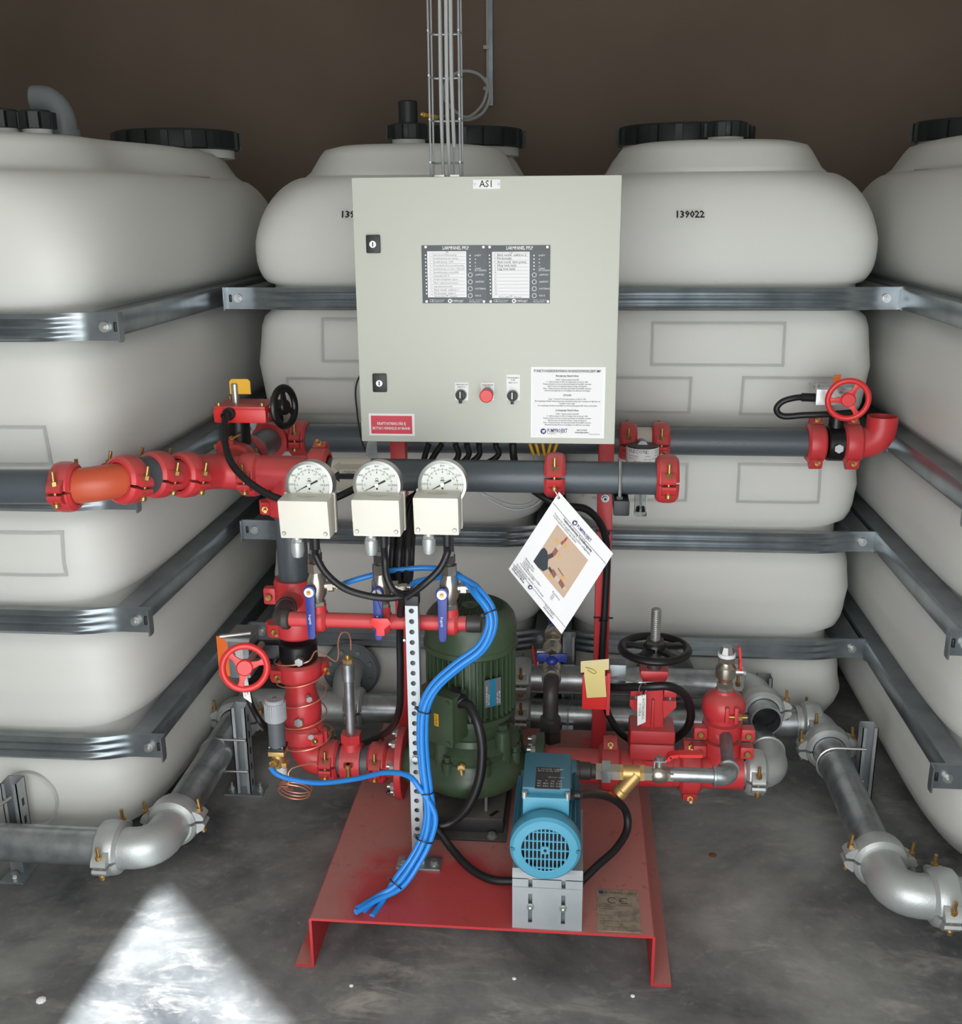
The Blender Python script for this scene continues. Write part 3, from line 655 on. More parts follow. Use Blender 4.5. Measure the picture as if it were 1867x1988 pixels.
def pipe(label, pts, r, m, name='pipe', cat='pipe', group=None, n=24, hollow=False):
    ob = MB().tube(pts, r, n, caps=True).build(name, m, sharp=50); return tag(ob, label, cat, group)
def wheel(parent, c, axis, R, rr, m, spokes=3, ref=None, name='handwheel', dish=0.0, hub=.0, label=None, hubh=.012, a0=0.0):
    x, y, z = frame(axis, ref); c = V(c)
    w = MB().torus(c, axis, R - rr, rr, 40, 10, .85).build(name, m, parent, label)
    hb = hub or R * .3
    MB().lathe([(.001, -hubh * .6), (hb, -hubh * .6), (hb, hubh * .3), (hb * .85, hubh * .6), (.001, hubh * .6)], c - z * dish, axis, 24).build('hub', m, w)
    for i in range(spokes):
        a = a0 + 2 * pi * i / spokes; d = x * cos(a) + y * sin(a); e = z.cross(d)
        p0 = c - z * dish + d * hb * .8; p1 = c + d * (R - rr)
        mid = (p0 + p1) / 2; dd = (p1 - p0); L = dd.length; dd.normalize(); nn = dd.cross(e).normalized()
        mb = MB(); k0, k1 = R * .16, R * .12
        P = []
        for pp, kk in ((p0, k0), (mid, k1 * .8), (p1, k1 * 1.3)):
            P += [pp + e * kk + nn * rr * .45, pp - e * kk + nn * rr * .45, pp - e * kk - nn * rr * .45, pp + e * kk - nn * rr * .45]
        f = [(0, 1, 2, 3), (8, 11, 10, 9)] + [(i0 + j, i0 + (j + 1) % 4, i0 + (j + 1) % 4 + 4, i0 + j + 4) for i0 in (0, 4) for j in range(4)]
        mb.add(P, f).build('spoke', m, w, bevel=.0012)
    return w
def lever_valve(t, c, axis, r, L, m=NICKEL):
    # a nickel ball-valve body along axis: hex ends, round belly
    c = V(c); z = V(axis).normalized()
    mb = MB().hexa(c - z * L, c - z * L * .62, r * .95).hexa(c + z * L * .62, c + z * L, r * .95)
    mb.lathe([(r * .72, -L * .64), (r * .8, -L * .5), (r * 1.08, -L * .3), (r * 1.12, 0), (r * 1.08, L * .3), (r * .8, L * .5), (r * .72, L * .64)], c, z, 20)
    return mb.build('valve_body', m, t, sharp=30)
R65 = .0385
YM = 2.43                                  # plane of the pump's own pipework
ZM = at(800, 922, YM).z
XR_ = at(568, 1080, YM).x                  # the riser
# ------------------------------------------------------------------ main header under the cabinet
xa, xb = at(640, 920, YM).x, at(1284, 922, YM).x
pipe('dark grey header pipe running under the cabinet, above the hanging sheet', [(xa, YM, ZM), (xb, YM, ZM)], R65, GREYP)
t = thing('flow_label', 'cream pipe label with a black arrow, wrapped around the header pipe', 'label', (at(685, 920, YM).x, YM, ZM))
l0, l1 = at(649, 920, YM).x, at(722, 920, YM).x
MB().ringcyl((l0, YM, ZM), (l1, YM, ZM), R65 + .0012, R65 + .0002, 32).build('band', CREAMP, t)
def wrap(poly, off, nm, m, parent):        # flat shape wrapped on the header: x along pipe, y arc length up from the front
    mb = MB(); P = []
    for x, a in poly:
        th = a / R65; P.append((l0 + x, YM - (R65 + off) * cos(th), ZM + (R65 + off) * sin(th)))
    mb.add(P, [tuple(range(len(P)))]); return mb.build(nm, m, parent, flat=True)
def arrow(a0, m, parent):
    for x0, x1, h0, h1 in [(.006 + i * .0035, .006 + (i + 1) * .0035, i * .0034, (i + 1) * .0034) for i in range(5)]:
        pass
    hd = [(.004 + .017 * i / 6, .0145 * i / 6) for i in range(7)]
    mb = MB(); rows = []
    for x, h in hd + [(.0212, .0065), (.045, .0065), (.075, .0065), (.088, .0065)]:
        r = []
        for k in range(-3, 4):
            th = (a0 + h * k / 3) / R65; r.append((l0 + x, YM - (R65 + .0018) * cos(th), ZM + (R65 + .0018) * sin(th)))
        rows.append(r)
    for r in rows: mb.v += [V(p) for p in r]
    for i in range(len(rows) - 1):
        for k in range(6): mb.f.append((i * 7 + k, i * 7 + k + 1, (i + 1) * 7 + k + 1, (i + 1) * 7 + k))
    mb.build('arrow', m, parent)
arrow(.004, INK, t); arrow(.027, mat('beige_print', (176, 168, 154), .6), t)
lettering('lettering', [('SPRINKLER', .045, .0155, .006, 'CENTER'), ('PUMP', .045, .0115, .005, 'CENTER')], INK, t, (l0, YM - R65 - .0016, ZM), EX, EZ)
coupling(at(1077, 922, YM), EX, (0, -1, .12), R65, RED, 'red coupling mid header pipe, the instruction sheet hanging from it')
coupling((xb + .012, YM, ZM), EX, (0, -1, 0), R65 * 1.06, RED, 'red coupling closing the right end of the header pipe', cap=1)
coupling(at(620, 912, YM), EX, (0, .6, 1), R65, RED, 'red coupling left of the cream arrow label')
# rails that carry the header
def rail(x, label):
    z1 = ZM - R65 - .001; t = thing('support_rail', label, 'rail', (x, YM, z1 - .035))
    MB().box((x - .0175, YM - .055, z1 - .035), (x + .0175, PYF + .03, z1)).build('tube', BLACKP, t, bevel=.003)
    MB().box((x - .0185, YM - .063, z1 - .036), (x + .0185, YM - .054, z1 + .001)).build('end_cap', BLACK, t, bevel=.004)
    xx = x - .004; u = [(xx, YM - R65 - .004, z1 - .03), (xx, YM - R65 - .004, ZM)] + [(xx, YM - (R65 + .004) * cos(a), ZM + (R65 + .004) * sin(a)) for a in [pi * k / 10 for k in range(1, 10)]] + [(xx, YM + R65 + .004, ZM), (xx, YM + R65 + .004, z1 - .03)]
    MB().tube(u, .004, 8).build('pipe_clip', CHROME, t)
    MB().hexa((xx, YM - R65 - .004, z1), (xx, YM - R65 - .004, z1 + .006), .008).build('nut', CHROME, t)
rail(at(1206, 975, YM - .05).x, 'short black rail with a square end cap, under the header right of the sheet')
# ------------------------------------------------------------------ left cross, riser top
xt = XR_; zt = ZM
t = thing('pipe_tee', 'red cast tee behind the left pressure gauge, joining header and riser', 'pipe fitting', (xt, YM, zt))
mb = MB().cyl((at(612, 912, YM).x, YM, zt), (at(497, 920, YM).x, YM, zt), R65 * 1.10, n=28, ch=.003)
mb.build('run', RED, t); MB().cyl((xt, YM, zt), (xt, YM, zt - .085), R65 * 1.10, n=28, ch=.003).build('branch', RED, t)
coupling(at(487, 921, YM), EX, (0, -1, -.1), R65, RED, 'red coupling under the yellow keyed valve box')
# cross with a branch to the back, then a bend towards the viewer
xc = at(436, 924, YM).x
t = thing('pipe_tee', 'red cast tee under the yellow keyed valve, its branch going back', 'pipe fitting', (xc, YM, ZM))
PA = V((at(470, 921, YM).x, YM, ZM)); PB = V((xc - .012, YM - .02, ZM + .008)); PCc = at(360, 921, 2.32); PD = at(245, 931, 2.165)
du = (PD - PCc).normalized()
mb = MB().tube(bend([PA, PB, PCc - du * .004], .06), R65 * 1.10, 26); mb.build('bent_run', RED, t)
MB().cyl((xc, YM, ZM), (xc, YM + .10, ZM), R65 * 1.08, n=26, ch=.003).build('branch', RED, t)
coupling(PCc, du, V((.25, -1, 0)), R65, RED, 'tilted red coupling, second from the grey ring on the left pipe run')
p2 = at(305, 921, 2.25)
MB_ = MB().lathe([(R65 * 1.05, 0), (R65 * .95, .012), (R65 * .86, (p2 - PCc).length * .5), (R65 * .95, (p2 - PCc).length - .012), (R65 * 1.05, (p2 - PCc).length)], PCc, du, 24)
tag(MB_.build('reducer', RED), 'short waisted red reducer between two tilted couplings', 'pipe fitting')
coupling(p2, du, V((.25, -1, 0)), R65, RED, 'tilted red coupling right beside the grey ring on the left run')
p3 = at(266, 925, 2.197)
tag(MB().cyl(p2 + du * .02, p3 + du * .014, R65 * 1.12, n=28, ch=.002).build('pipe_ring', GREYP), 'short grey ring of pipe between red couplings, upper left', 'pipe')
coupling(PD, du, V((.3, -1, 0)), R65 * 1.02, RED, 'red coupling between the grey ring and the orange bend')
PE = at(130, 945, 2.11); PF = at(-60, 945, 2.10); el = (PF - PE).normalized()
tag(MB().tube(bend([PD + du * .01, at(190, 939, 2.115), PE - el * .01], .10), R65 * 1.0, 26).build('pipe_bend', ORP), 'orange red pipe bend between two couplings at the left', 'pipe fitting')
coupling(PE, el, V((0, -1, 0)), R65 * 1.02, RED, 'leftmost red coupling, where the grey pipe leaves the picture')
pipe('dark grey pipe leaving the picture at the left, above the tank strap', [PE + el * .005, PF + el * .25], R65 * .98, GREYP)
# ------------------------------------------------------------------ the branch to the back: butterfly valve with gear box
YV = YM + .135
t = thing('butterfly_valve', 'red gear box valve with a yellow key and a black handwheel', 'valve', (xc, YV, ZM - .06))
coupling((xc, YM + .095, ZM), EY, (-.5, 0, 1), R65, RED, 'red coupling on the branch in front of the black valve neck')
MB().cyl((xc, YV - .022, ZM), (xc, YV + .022, ZM), R65 * 1.28, n=30, ch=.003).build('valve_body', BLACKP, t)
g0, g1 = at(416, 821, YV - .06), at(512, 772, YV - .06)
MB().cyl((xc, YV, ZM), (xc, YV, g0.z + .01), .028, n=18).cyl((xc, YV, ZM - .06), (xc, YV, ZM - .02), .018, n=16).build('neck', BLACKP, t)
gz1 = at(465, 780, YV - .02).z
MB().box((g0.x, YV - .065, g0.z), (g1.x + .004, YV + .05, gz1 - .01)).build('gear_box', REDB, t, bevel=.007)
MB().box((g0.x + .002, YV - .063, gz1 - .012), (g1.x + .002, YV + .048, gz1 - .004)).build('cover', RED, t, bevel=.003)
for sx in (g0.x + .012, g1.x - .008):
    for sy in (YV - .052, YV + .038):
        MB().cyl((sx, sy, gz1 - .006), (sx, sy, gz1 + .004), .0055, n=12, ch=.001).build('screw', GOLD, t)
        MB().cyl((sx, sy, g0.z + .002), (sx, sy, gz1 - .008), .011, n=14).build('corner_boss', REDB, t)
MB().box((g1.x + .003, YV - .045, g0.z + .012), (g1.x + .0056, YV - .005, gz1 - .022)).build('rating_label', GREYPL, t)
MB().cyl((xc, YV - .01, gz1 - .01), (xc, YV - .01, gz1 + .045), .009, n=16, ch=.002).build('indicator_stem', CHROME, t)
k0, k1 = at(447, 764, YV - .01), at(485, 736, YV - .01)
mb = MB().prism([(k0.x, gz1 + .018), (xc - .008, gz1 + .018), (xc - .008, gz1 + .034), (xc + .008, gz1 + .034), (xc + .008, gz1 + .018), (k1.x, gz1 + .018), (k1.x, k1.z - .006), (k1.x - .006, k1.z), (k0.x + .006, k1.z), (k0.x, k1.z - .006)], (0, YV - .012, 0), EX, EZ, -.004)
mb.build('key_plate', YELLOW, t)
hw = at(552, 790, YV - .02)
MB().cyl((g1.x, YV - .02, hw.z), (hw.x - .02, YV - .02, hw.z), .006, n=12).build('shaft', CHROME, t)
MB().cyl((hw.x - .03, YV - .02, hw.z), (hw.x - .006, YV - .02, hw.z), .019, n=18, ch=.003).build('wheel_boss', BLACK, t)
wheel(t, (hw.x, YV - .02, hw.z), V((1, -.32, .08)), .057, .0095, BLACKP, 3, EZ, hub=.02)
coupling((xc, YV + .045, ZM), EY, (-.5, 0, 1), R65, RED, 'red coupling on the branch behind the black valve neck')
# back line
YBK = 2.90; zb = at(900, 852, YBK).z
xe = xc - .005
t = thing('pipe_tee', 'red elbow tee behind the black handwheel, where the back pipe starts', 'pipe fitting', (xe, YBK, zb))
MB().cyl((xe, YV + .06, ZM), (xe, YBK, zb), R65 * .98, n=24).build('stub', GREYP, t)
MB().cyl((xe - .05, YBK, zb), (at(592, 852, YBK).x, YBK, zb), R65 * 1.10, n=26, ch=.003).build('run', RED, t)
MB().cyl((xe, YBK - .075, zb), (xe, YBK, zb), R65 * 1.36, R65 * 1.12, n=26).build('branch_collar', RED, t)
coupling(at(582, 852, YBK), EX, (0, -1, .1), R65, RED, 'red coupling at the left end of the back pipe')
c1, c2 = at(1218, 855, YBK), at(1281, 857, YBK)
pipe('dark grey back pipe passing behind the cabinet bottom', [at(590, 852, YBK), (c1.x, YBK, zb)], R65 * .98, GREYP)
coupling((c1.x, YBK, zb), EX, (0, -1, 0), R65, RED, 'red coupling left of the white flow meter ring')
coupling((c2.x, YBK, zb), EX, (0, -1, 0), R65, RED, 'red coupling right of the white flow meter ring')
t = thing('flow_meter', 'flow meter with a white printed ring and clear tube below', 'flow meter', ((c1.x + c2.x) / 2, YBK - .09, zb - .06))
MB().cyl((c1.x + .01, YBK, zb), (c2.x - .01, YBK, zb), R65 * 1.0, n=24).build('body', CREAMP, t)
fm = at(1247, 875, YBK - .12); fc = V((fm.x, YBK - .12, fm.z))
MB().tube([(fc.x, YBK - .02, zb), (fc.x, fc.y, fc.z + .012)], .014, 14).build('side_neck', GALVD, t)
MB().cyl(fc + V((0, 0, -.034)), fc + V((0, 0, .016)), .0425, n=36).build('drum', BLACK, t, bevel=.002)
MB().ringcyl(fc + V((0, 0, -.026)), fc + V((0, 0, .013)), .0435, .0425, 40).build('print_band', WLAB, t)
def round_text(name, lines, c, R, m, parent):   # lettering bent around a vertical drum facing the viewer
    mb = MB()
    for s, x, z, sz, al in lines:
        cu = bpy.data.curves.new('t', 'FONT'); cu.body = s; cu.size = sz; cu.align_x = al; cu.align_y = 'CENTER'; cu.resolution_u = 1
        ob = bpy.data.objects.new('t', cu); me = ob.to_mesh()
        mb.add([c + V((R * sin((x + v.co.x) / R), -R * cos((x + v.co.x) / R), z + v.co.y)) for v in me.vertices], [tuple(p.vertices) for p in me.polygons])
        ob.to_mesh_clear(); bpy.data.objects.remove(ob); bpy.data.curves.remove(cu)
    mb.build(name, m, parent, flat=True)
round_text('lettering', [('FLECON', -.042, .006, .0135, 'LEFT'), ('Flödesmätare', -.042, -.006, .0055, 'LEFT'), ('Vatten 20 °C', -.042, -.013, .005, 'LEFT'), ('OBS 2.40', -.028, -.021, .006, 'LEFT'), ('Skala', .004, .008, .005, 'LEFT'), ('l/min', .004, .002, .005, 'LEFT'), ('Medium', .004, -.006, .005, 'LEFT'), ('Max tryck 16 bar', .002, -.014, .005, 'LEFT'), ('Temp 60', .002, -.021, .005, 'LEFT'), ('DN 65', .034, .008, .005, 'LEFT'), ('500-1000', .034, .002, .005, 'LEFT'), ('Nr 1042', .034, -.006, .005, 'LEFT'), ('Serie', .034, -.014, .005, 'LEFT')], fc, .0440, INK, t)
g0 = at(1246, 1000, fc.y)
MB().ringcyl((fc.x, fc.y, fc.z - .03), (fc.x, fc.y, g0.z + .004), .0175, .0155, 20).build('sight_tube', GLASS, t, 'clear sight tube')
MB().cyl((fc.x, fc.y, g0.z), (fc.x, fc.y, g0.z + .008), .0178, n=20).build('tube_end', GLASS, t); MB().cyl((fc.x, fc.y, fc.z - .03), (fc.x, fc.y, g0.z + .012), .0035, n=8).build('float_rod', CHROME, t)
MB().cyl((fc.x, fc.y, g0.z + .012), (fc.x, fc.y, g0.z + .024), .0135, .011, n=16).build('float', BLACK, t)
v0 = at(1582, 862, YBK); v1 = at(1619, 864, YBK); v2 = at(1658, 866, YBK)
pipe('dark grey back pipe right of the flow meter, ending at the right valve', [(c2.x, YBK, zb), (v0.x, YBK, zb)], R65 * .98, GREYP)
coupling((v0.x, YBK, zb), EX, (0, .35, 1), R65 * 1.02, RED, 'red coupling left of the black valve at upper right')
coupling((v2.x - .008, YBK, zb), EX, (0, .35, 1), R65 * 1.02, RED, 'red coupling right of the black valve at upper right')
ex = at(1709, 850, YBK).x; ez = at(1709, 808, YBK).z; pts = bend([(v2.x, YBK, zb), (ex, YBK, zb), (ex, YBK, ez)], .055)
mb = MB().tube(pts, R65 * 1.06, 26, caps=False); mb.tube([(ex, YBK, ez - .06), (ex, YBK, ez - .03), (ex, YBK, ez)], R65 * .96, 26, caps=False); mb.lathe([(R65 * .96, 0), (R65 * 1.06, 0)], (ex, YBK, ez), EZ, 26)
mb.f = [f for f in mb.f if len(f) <= 4]; tag(mb.build('pipe_elbow', RED), 'open red elbow turned upwards at the right end of the back pipe', 'pipe fitting')
t = thing('butterfly_valve', 'black butterfly valve with a small red wheel, at upper right', 'valve', (v1.x, YBK, zb - .05))
MB().cyl((v1.x - .022, YBK, zb), (v1.x + .022, YBK, zb), R65 * 1.26, n=30, ch=.003).build('valve_body', BLACKP, t)
MB().cyl((v1.x, YBK, zb + .03), (v1.x, YBK, zb + .085), .02, n=16).hexa((v1.x - .001, YBK - R65 * 1.24, zb - .002), (v1.x - .001, YBK - R65 * 1.24 - .012, zb - .002), .011).build('neck', BLACKP, t)
MB().hexa((v1.x - .001, YBK - R65 * 1.26 - .006, zb - .002), (v1.x - .001, YBK - R65 * 1.26 - .014, zb - .002), .0125).build('plug', CHROME, t)
b0, b1 = at(1580, 786, YBK - .02), at(1668, 752, YBK - .02)
MB().box((b0.x, YBK - .035, b0.z), (b1.x, YBK + .045, b1.z)).build('gear_box', CHROME, t, bevel=.004)
MB().box((b0.x - .004, YBK - .038, b1.z - .004), (b1.x + .004, YBK + .047, b1.z + .002)).build('cover', GALV, t)
for sx in (b0.x + .002, b1.x - .002): MB().hexa((sx, YBK - .03, b1.z), (sx, YBK - .03, b1.z + .012), .006).build('screw', CHROME, t)
w0 = at(1646, 776, YBK - .12)
MB().cyl((w0.x, YBK - .03, w0.z), (w0.x, w0.y, w0.z), .007, n=12).build('shaft', CHROME, t)
wheel(t, w0, V((-.08, -1, -.1)), .058, .0075, REDB, 3, V((.5, 0, 1)), hub=.019, label='red handwheel')
f0 = at(1624, 742, YBK); MB().box((f0.x - .009, YBK - .002, b1.z), (f0.x + .009, YBK + .002, f0.z + .02)).build('position_flag', ORANGE, t)
k = MB().tube(smooth([at(1575, 771, YBK - .02), at(1545, 772, YBK - .03), at(1518, 780, YBK - .03), at(1507, 795, YBK - .03), at(1520, 808, YBK - .04), at(1560, 806, YBK - .05), at(1610, 804, YBK - .05), at(1665, 800, YBK - .02)], 6), .0085, 12).build('conduit', CORR); tag(k, 'black conduit looping beside the upper right valve', 'cable')
a, b = at(1556, 771, YBK - .025), at(1582, 772, YBK - .02); MB().cyl(a, b, .0115, n=14).build('cable_gland', BLACK, t)
# ------------------------------------------------------------------ riser
coupling(at(560, 980, YM) * 1, EZ, (-1, -.35, 0), R65, RED, 'red coupling behind the left pressure switch, top of the riser')
zr1 = at(560, 975, YM).z; zr0 = at(570, 1215, YM).z
pipe('dark grey vertical riser pipe behind the left pressure switch', [(xt, YM, zr1), (xt, YM, zr0)], R65 * .98, GREYP)
zc = at(556, 1150, YM).z
t = thing('pipe_saddle', 'red saddle clamp with a gold bolt on the riser, feeding the gauge pipe', 'pipe fitting', (xt, YM, zc))
MB().lathe([(R65, -.040), (R65 * 1.25, -.040), (R65 * 1.32, -.03), (R65 * 1.32, .03), (R65 * 1.25, .040), (R65, .040)], (xt, YM, zc), EZ, 30, closed=True).build('housing', RED, t)
for sx, dz in ((-1, 0), (1, .0)):
    q = V((xt + sx * R65 * 1.45, YM - .02, zc + dz)); MB().obox(q, (.016, .014, .022)).build('lug', RED, t, bevel=.007)
    MB().cyl(q + V((0, -.014, 0)), q + V((0, -.024, 0)), .009, n=14, ch=.002).cyl(q + V((0, -.024, 0)), q + V((0, -.03, 0)), .005, n=10).build('bolt', GOLD, t)
MB().cyl((xt + .004, YM - .03, zc - .004), (xt - .002, YM - R65 * 1.75, zc - .008), .030, .024, n=22).build('outlet_boss', RED, t)
# gauge manifold
YG = 2.165; zg = at(700, 1205, YG).z
t = thing('pipe_elbow', 'black iron elbow between the red saddle and the gauge pipe', 'pipe fitting', (xt, YG, zg))
e0 = V((xt - .002, YM - R65 * 1.6, zc - .008)); e1 = at(540, 1195, YG)
xe0 = at(535, 1200, YG).x
MB().tube(bend([e0, (xe0 + .012, YG + .004, zg), (at(562, 1205, YG).x, YG, zg)], .036, 8), .0215, 20).build('elbow', IRON, t)
dv = (V((xe0 + .012, YG, zg)) - e0).normalized(); MB().cyl(e0 - dv * .004, e0 + dv * .03, .020, n=18).build('nipple', IRON, t); MB().cyl(e0 + dv * .045, e0 + dv * .06, .0265, n=20, ch=.003).build('rim', IRON, t)
MB().cyl((at(548, 1205, YG).x, YG, zg), (at(563, 1205, YG).x, YG, zg), .0245, n=20, ch=.003).build('rim', IRON, t)
t = thing('gauge_pipe', 'thin red horizontal pipe carrying the three blue-levered valves', 'pipe', (at(740, 1205, YG).x, YG, zg))
MB().cyl((at(556, 1205, YG).x, YG, zg), (at(908, 1208, YG).x, YG, zg), .0168, n=20).build('pipe', RED, t)
MB().cyl((at(905, 1208, YG).x, YG, zg), (at(935, 1208, YG).x, YG, zg), .0195, n=20, ch=.002).build('end_cap', IRON, t)
VX = [at(615, 1140, YG).x, at(740, 1140, YG).x, at(872, 1140, YG).x]
for x in VX: MB().cyl((x, YG, zg + .005), (x, YG, zg + .036), .019, n=16).lathe([(.021, -.019), (.027, -.012), (.027, .012), (.021, .019)], (x, YG, zg), EX, 18).build('outlet', RED, t)
# riser lower half
z1 = at(568, 1212, YM).z
coupling((xt, YM, z1), EZ, (-1, -.55, 0), R65 * 1.1, RED, 'red coupling on the riser just above the black valve ring')
zv = at(576, 1262, YM).z
t = thing('butterfly_valve', 'black butterfly valve on the riser with a red wheel at its left', 'valve', (xt, YM, zv))
MB().cyl((xt, YM, zv - .024), (xt, YM, zv + .026), R65 * 1.26, n=32, ch=.004).build('valve_body', BLACKP, t)
q = at(582, 1279, YM - .05); MB().hexa((q.x, YM - R65 * 1.22, zv - .006), (q.x, YM - R65 * 1.22 - .016, zv - .006), .011).build('plug', CHROME, t)
wc = at(475, 1296, 2.24)
MB().box((xt - .13, YM - .018, zv - .02), (xt - .035, YM + .018, zv + .02)).build('neck', BLACKP, t, bevel=.006)
gx = at(480, 1300, YM).x
MB().box((gx - .026, YM - .06, zv - .055), (gx + .028, YM + .03, zv + .045)).build('gear_box', GALVD, t, bevel=.004)
MB().box((gx - .03, YM - .062, zv + .045), (gx + .032, YM + .032, zv + .052)).build('cover', CHROME, t)
MB().cyl((gx - .045, YM - .055, zv + .055), (gx + .03, YM - .04, zv + .06), .0055, n=10).build('indicator_pin', CHROME, t)
of = at(437, 1290, YM - .02); MB().box((of.x - .014, YM - .03, zv - .065), (of.x + .02, YM - .026, zv + .045)).build('position_flag', ORANGE, t, bevel=.001)
MB().cyl((wc.x, YM - .05, wc.z), (wc.x, wc.y, wc.z), .008, n=12).build('shaft', CHROME, t)
wheel(t, wc, V((.22, -1, .2)), .060, .008, REDB, 3, V((.8, 0, .25)), hub=.02, label='red handwheel')
s0, s1 = at(474, 1315, 2.27), at(477, 1362, 2.29)
st = thing('valve_tag', 'white plastic strip tag hanging behind the lower left red wheel', 'tag', tuple(s1))
mb = MB(); d = V((.0095, 0, 0)); a, b = at(463, 1262, 2.30), at(481, 1362, 2.28)
mb.add([a - d, a + d, b + d + V((0, 0, -.004)), b - d + V((0, 0, .010)), a - d + V((0, .0015, 0)), a + d + V((0, .0015, 0)), b + d + V((0, .0015, -.004)), b - d + V((0, .0015, .010))], [(0, 1, 2, 3), (7, 6, 5, 4), (0, 4, 5, 1), (1, 5, 6, 2), (2, 6, 7, 3), (3, 7, 4, 0)]); mb.build('strip', WLAB, st)
up = (a - b).normalized(); lettering('lettering', [('AVSTÄNGNING', 0, .0035, .0062, 'LEFT'), ('TRYCK', .004, -.004, .0062, 'LEFT')], INK, st, b + up * .014 + V((.0005, -.0006, 0)), up, up.cross(EY) * -1 if up.cross(EY).x > 0 else up.cross(EY))
z2 = at(580, 1300, YM).z; z3 = at(598, 1420, YM).z
coupling((xt, YM, z2), EZ, (-1, -.5, 0), R65 * 1.08, RED, 'red coupling on the riser just below the black valve ring')
t = thing('check_valve', 'bulging red check valve body on the riser, wound with copper tube', 'valve', (xt, YM, z3))
MB().lathe([(R65 * .98, 0), (R65 * 1.0, .014), (R65 * 1.2, .03), (R65 * 1.32, .055), (R65 * 1.3, .08), (R65 * 1.05, .112), (R65 * 1.0, .13), (R65 * 1.0, z2 - z3)], (xt, YM, z3), EZ, 32).build('body', RED, t)
q = V((xt + .03, YM - R65 * 1.05, z3 + .118)); MB().hexa(q, q + V((.006, -.014, 0)), .008).build('plug', CHROME, t)
q = V((xt + .006, YM - R65 * 1.28, z3 + .055)); MB().hexa(q, q + V((0, -.012, 0)), .012).build('plug', CHROME, t); q = V((xt + .03, YM - R65 * 1.0, z3 + .012)); MB().hexa(q, q + V((.004, -.014, 0)), .008).build('plug', CHROME, t)
coupling((xt, YM, z3), EZ, (1, -.5, 0), R65 * 1.05, RED, 'red coupling on the riser above the bottom elbow')
zp = at(700, 1478, YM).z
tag(MB().tube(bend([(xt, YM, z3), (xt, YM, zp), (at(636, 1480, YM).x, YM, zp)], .058), R65 * 1.06, 26).build('pipe_elbow', RED), 'red elbow at the foot of the riser, near the copper coil', 'pipe fitting')
coupling((at(641, 1478, YM).x, YM, zp), EX, (0, -1, .12), R65, RED, 'red coupling between the riser elbow and the small tee')
t = thing('pipe_tee', 'small red tee with a galvanized stub standing on it', 'pipe fitting', (at(684, 1478, YM).x, YM, zp))
x0 = at(684, 1478, YM).x
MB().cyl((x0 - .045, YM, zp), (x0 + .045, YM, zp), R65 * .98, n=24).build('pipe', GREYP, t); MB().lathe([(R65, -.026), (R65 * 1.22, -.026), (R65 * 1.22, .026), (R65, .026)], (x0, YM, zp), EX, 26, closed=True).build('saddle', RED, t)
MB().cyl((x0, YM, zp + .02), (x0, YM, zp + .062), .030, .024, n=20).hexa((x0, YM, zp + .058), (x0, YM, zp + .082), .028).build('boss', RED, t)
q = V((x0, YM - R65 * 1.32, zp)); MB().cyl(q + V((0, 0, -.028)), q + V((0, 0, .02)), .0055, n=10).cyl(q + V((0, 0, .012)), q + V((0, 0, .02)), .012, n=14).build('bolt', GOLD, t)
ztp = at(681, 1262, YM - .0).z
st = thing('riser_stub', 'thin upright galvanized stub pipe with a brass copper-tube fitting on top', 'pipe', (x0, YM, zp + .08))
zc2 = at(681, 1318, YM).z
MB().cyl((x0, YM, zp + .07), (x0, YM, zc2), .0125, n=18).build('pipe', GALV, st); MB().cyl((x0, YM, zc2 - .005), (x0, YM, zc2 + .045), .0165, n=18, ch=.002).build('socket', GALV, st)
MB().hexa((x0, YM, zc2 + .045), (x0, YM, zc2 + .056), .014).cyl((x0, YM, zc2 + .056), (x0, YM, zc2 + .066), .006, n=12).build('brass_fitting', BRASS, st)
coupling((at(735, 1480, YM).x, YM, zp), EX, (0, -1, .12), R65, RED, 'red coupling between the small tee and the pump flange')
xf = at(781, 1485, YM).x
t = thing('pipe_flange', 'red flange bolted to the left side of the green pump', 'pipe fitting', (xf, YM, zp))
MB().cyl((at(742, 1480, YM).x, YM, zp), (xf, YM, zp), R65 * 1.03, n=24).build('neck', RED, t); MB().cyl((xf - .009, YM, zp), (xf + .009, YM, zp), .092, n=36, ch=.002).build('disc', RED, t)
for i in range(8):
    a = 2 * pi * (i + .5) / 8; q = V((xf, YM + .075 * cos(a), zp + .075 * sin(a)))
    MB().hexa(q + V((-.009, 0, 0)), q + V((-.02, 0, 0)), .011).cyl(q + V((-.02, 0, 0)), q + V((-.028, 0, 0)), .006, n=10).build('bolt', CHROME, t)
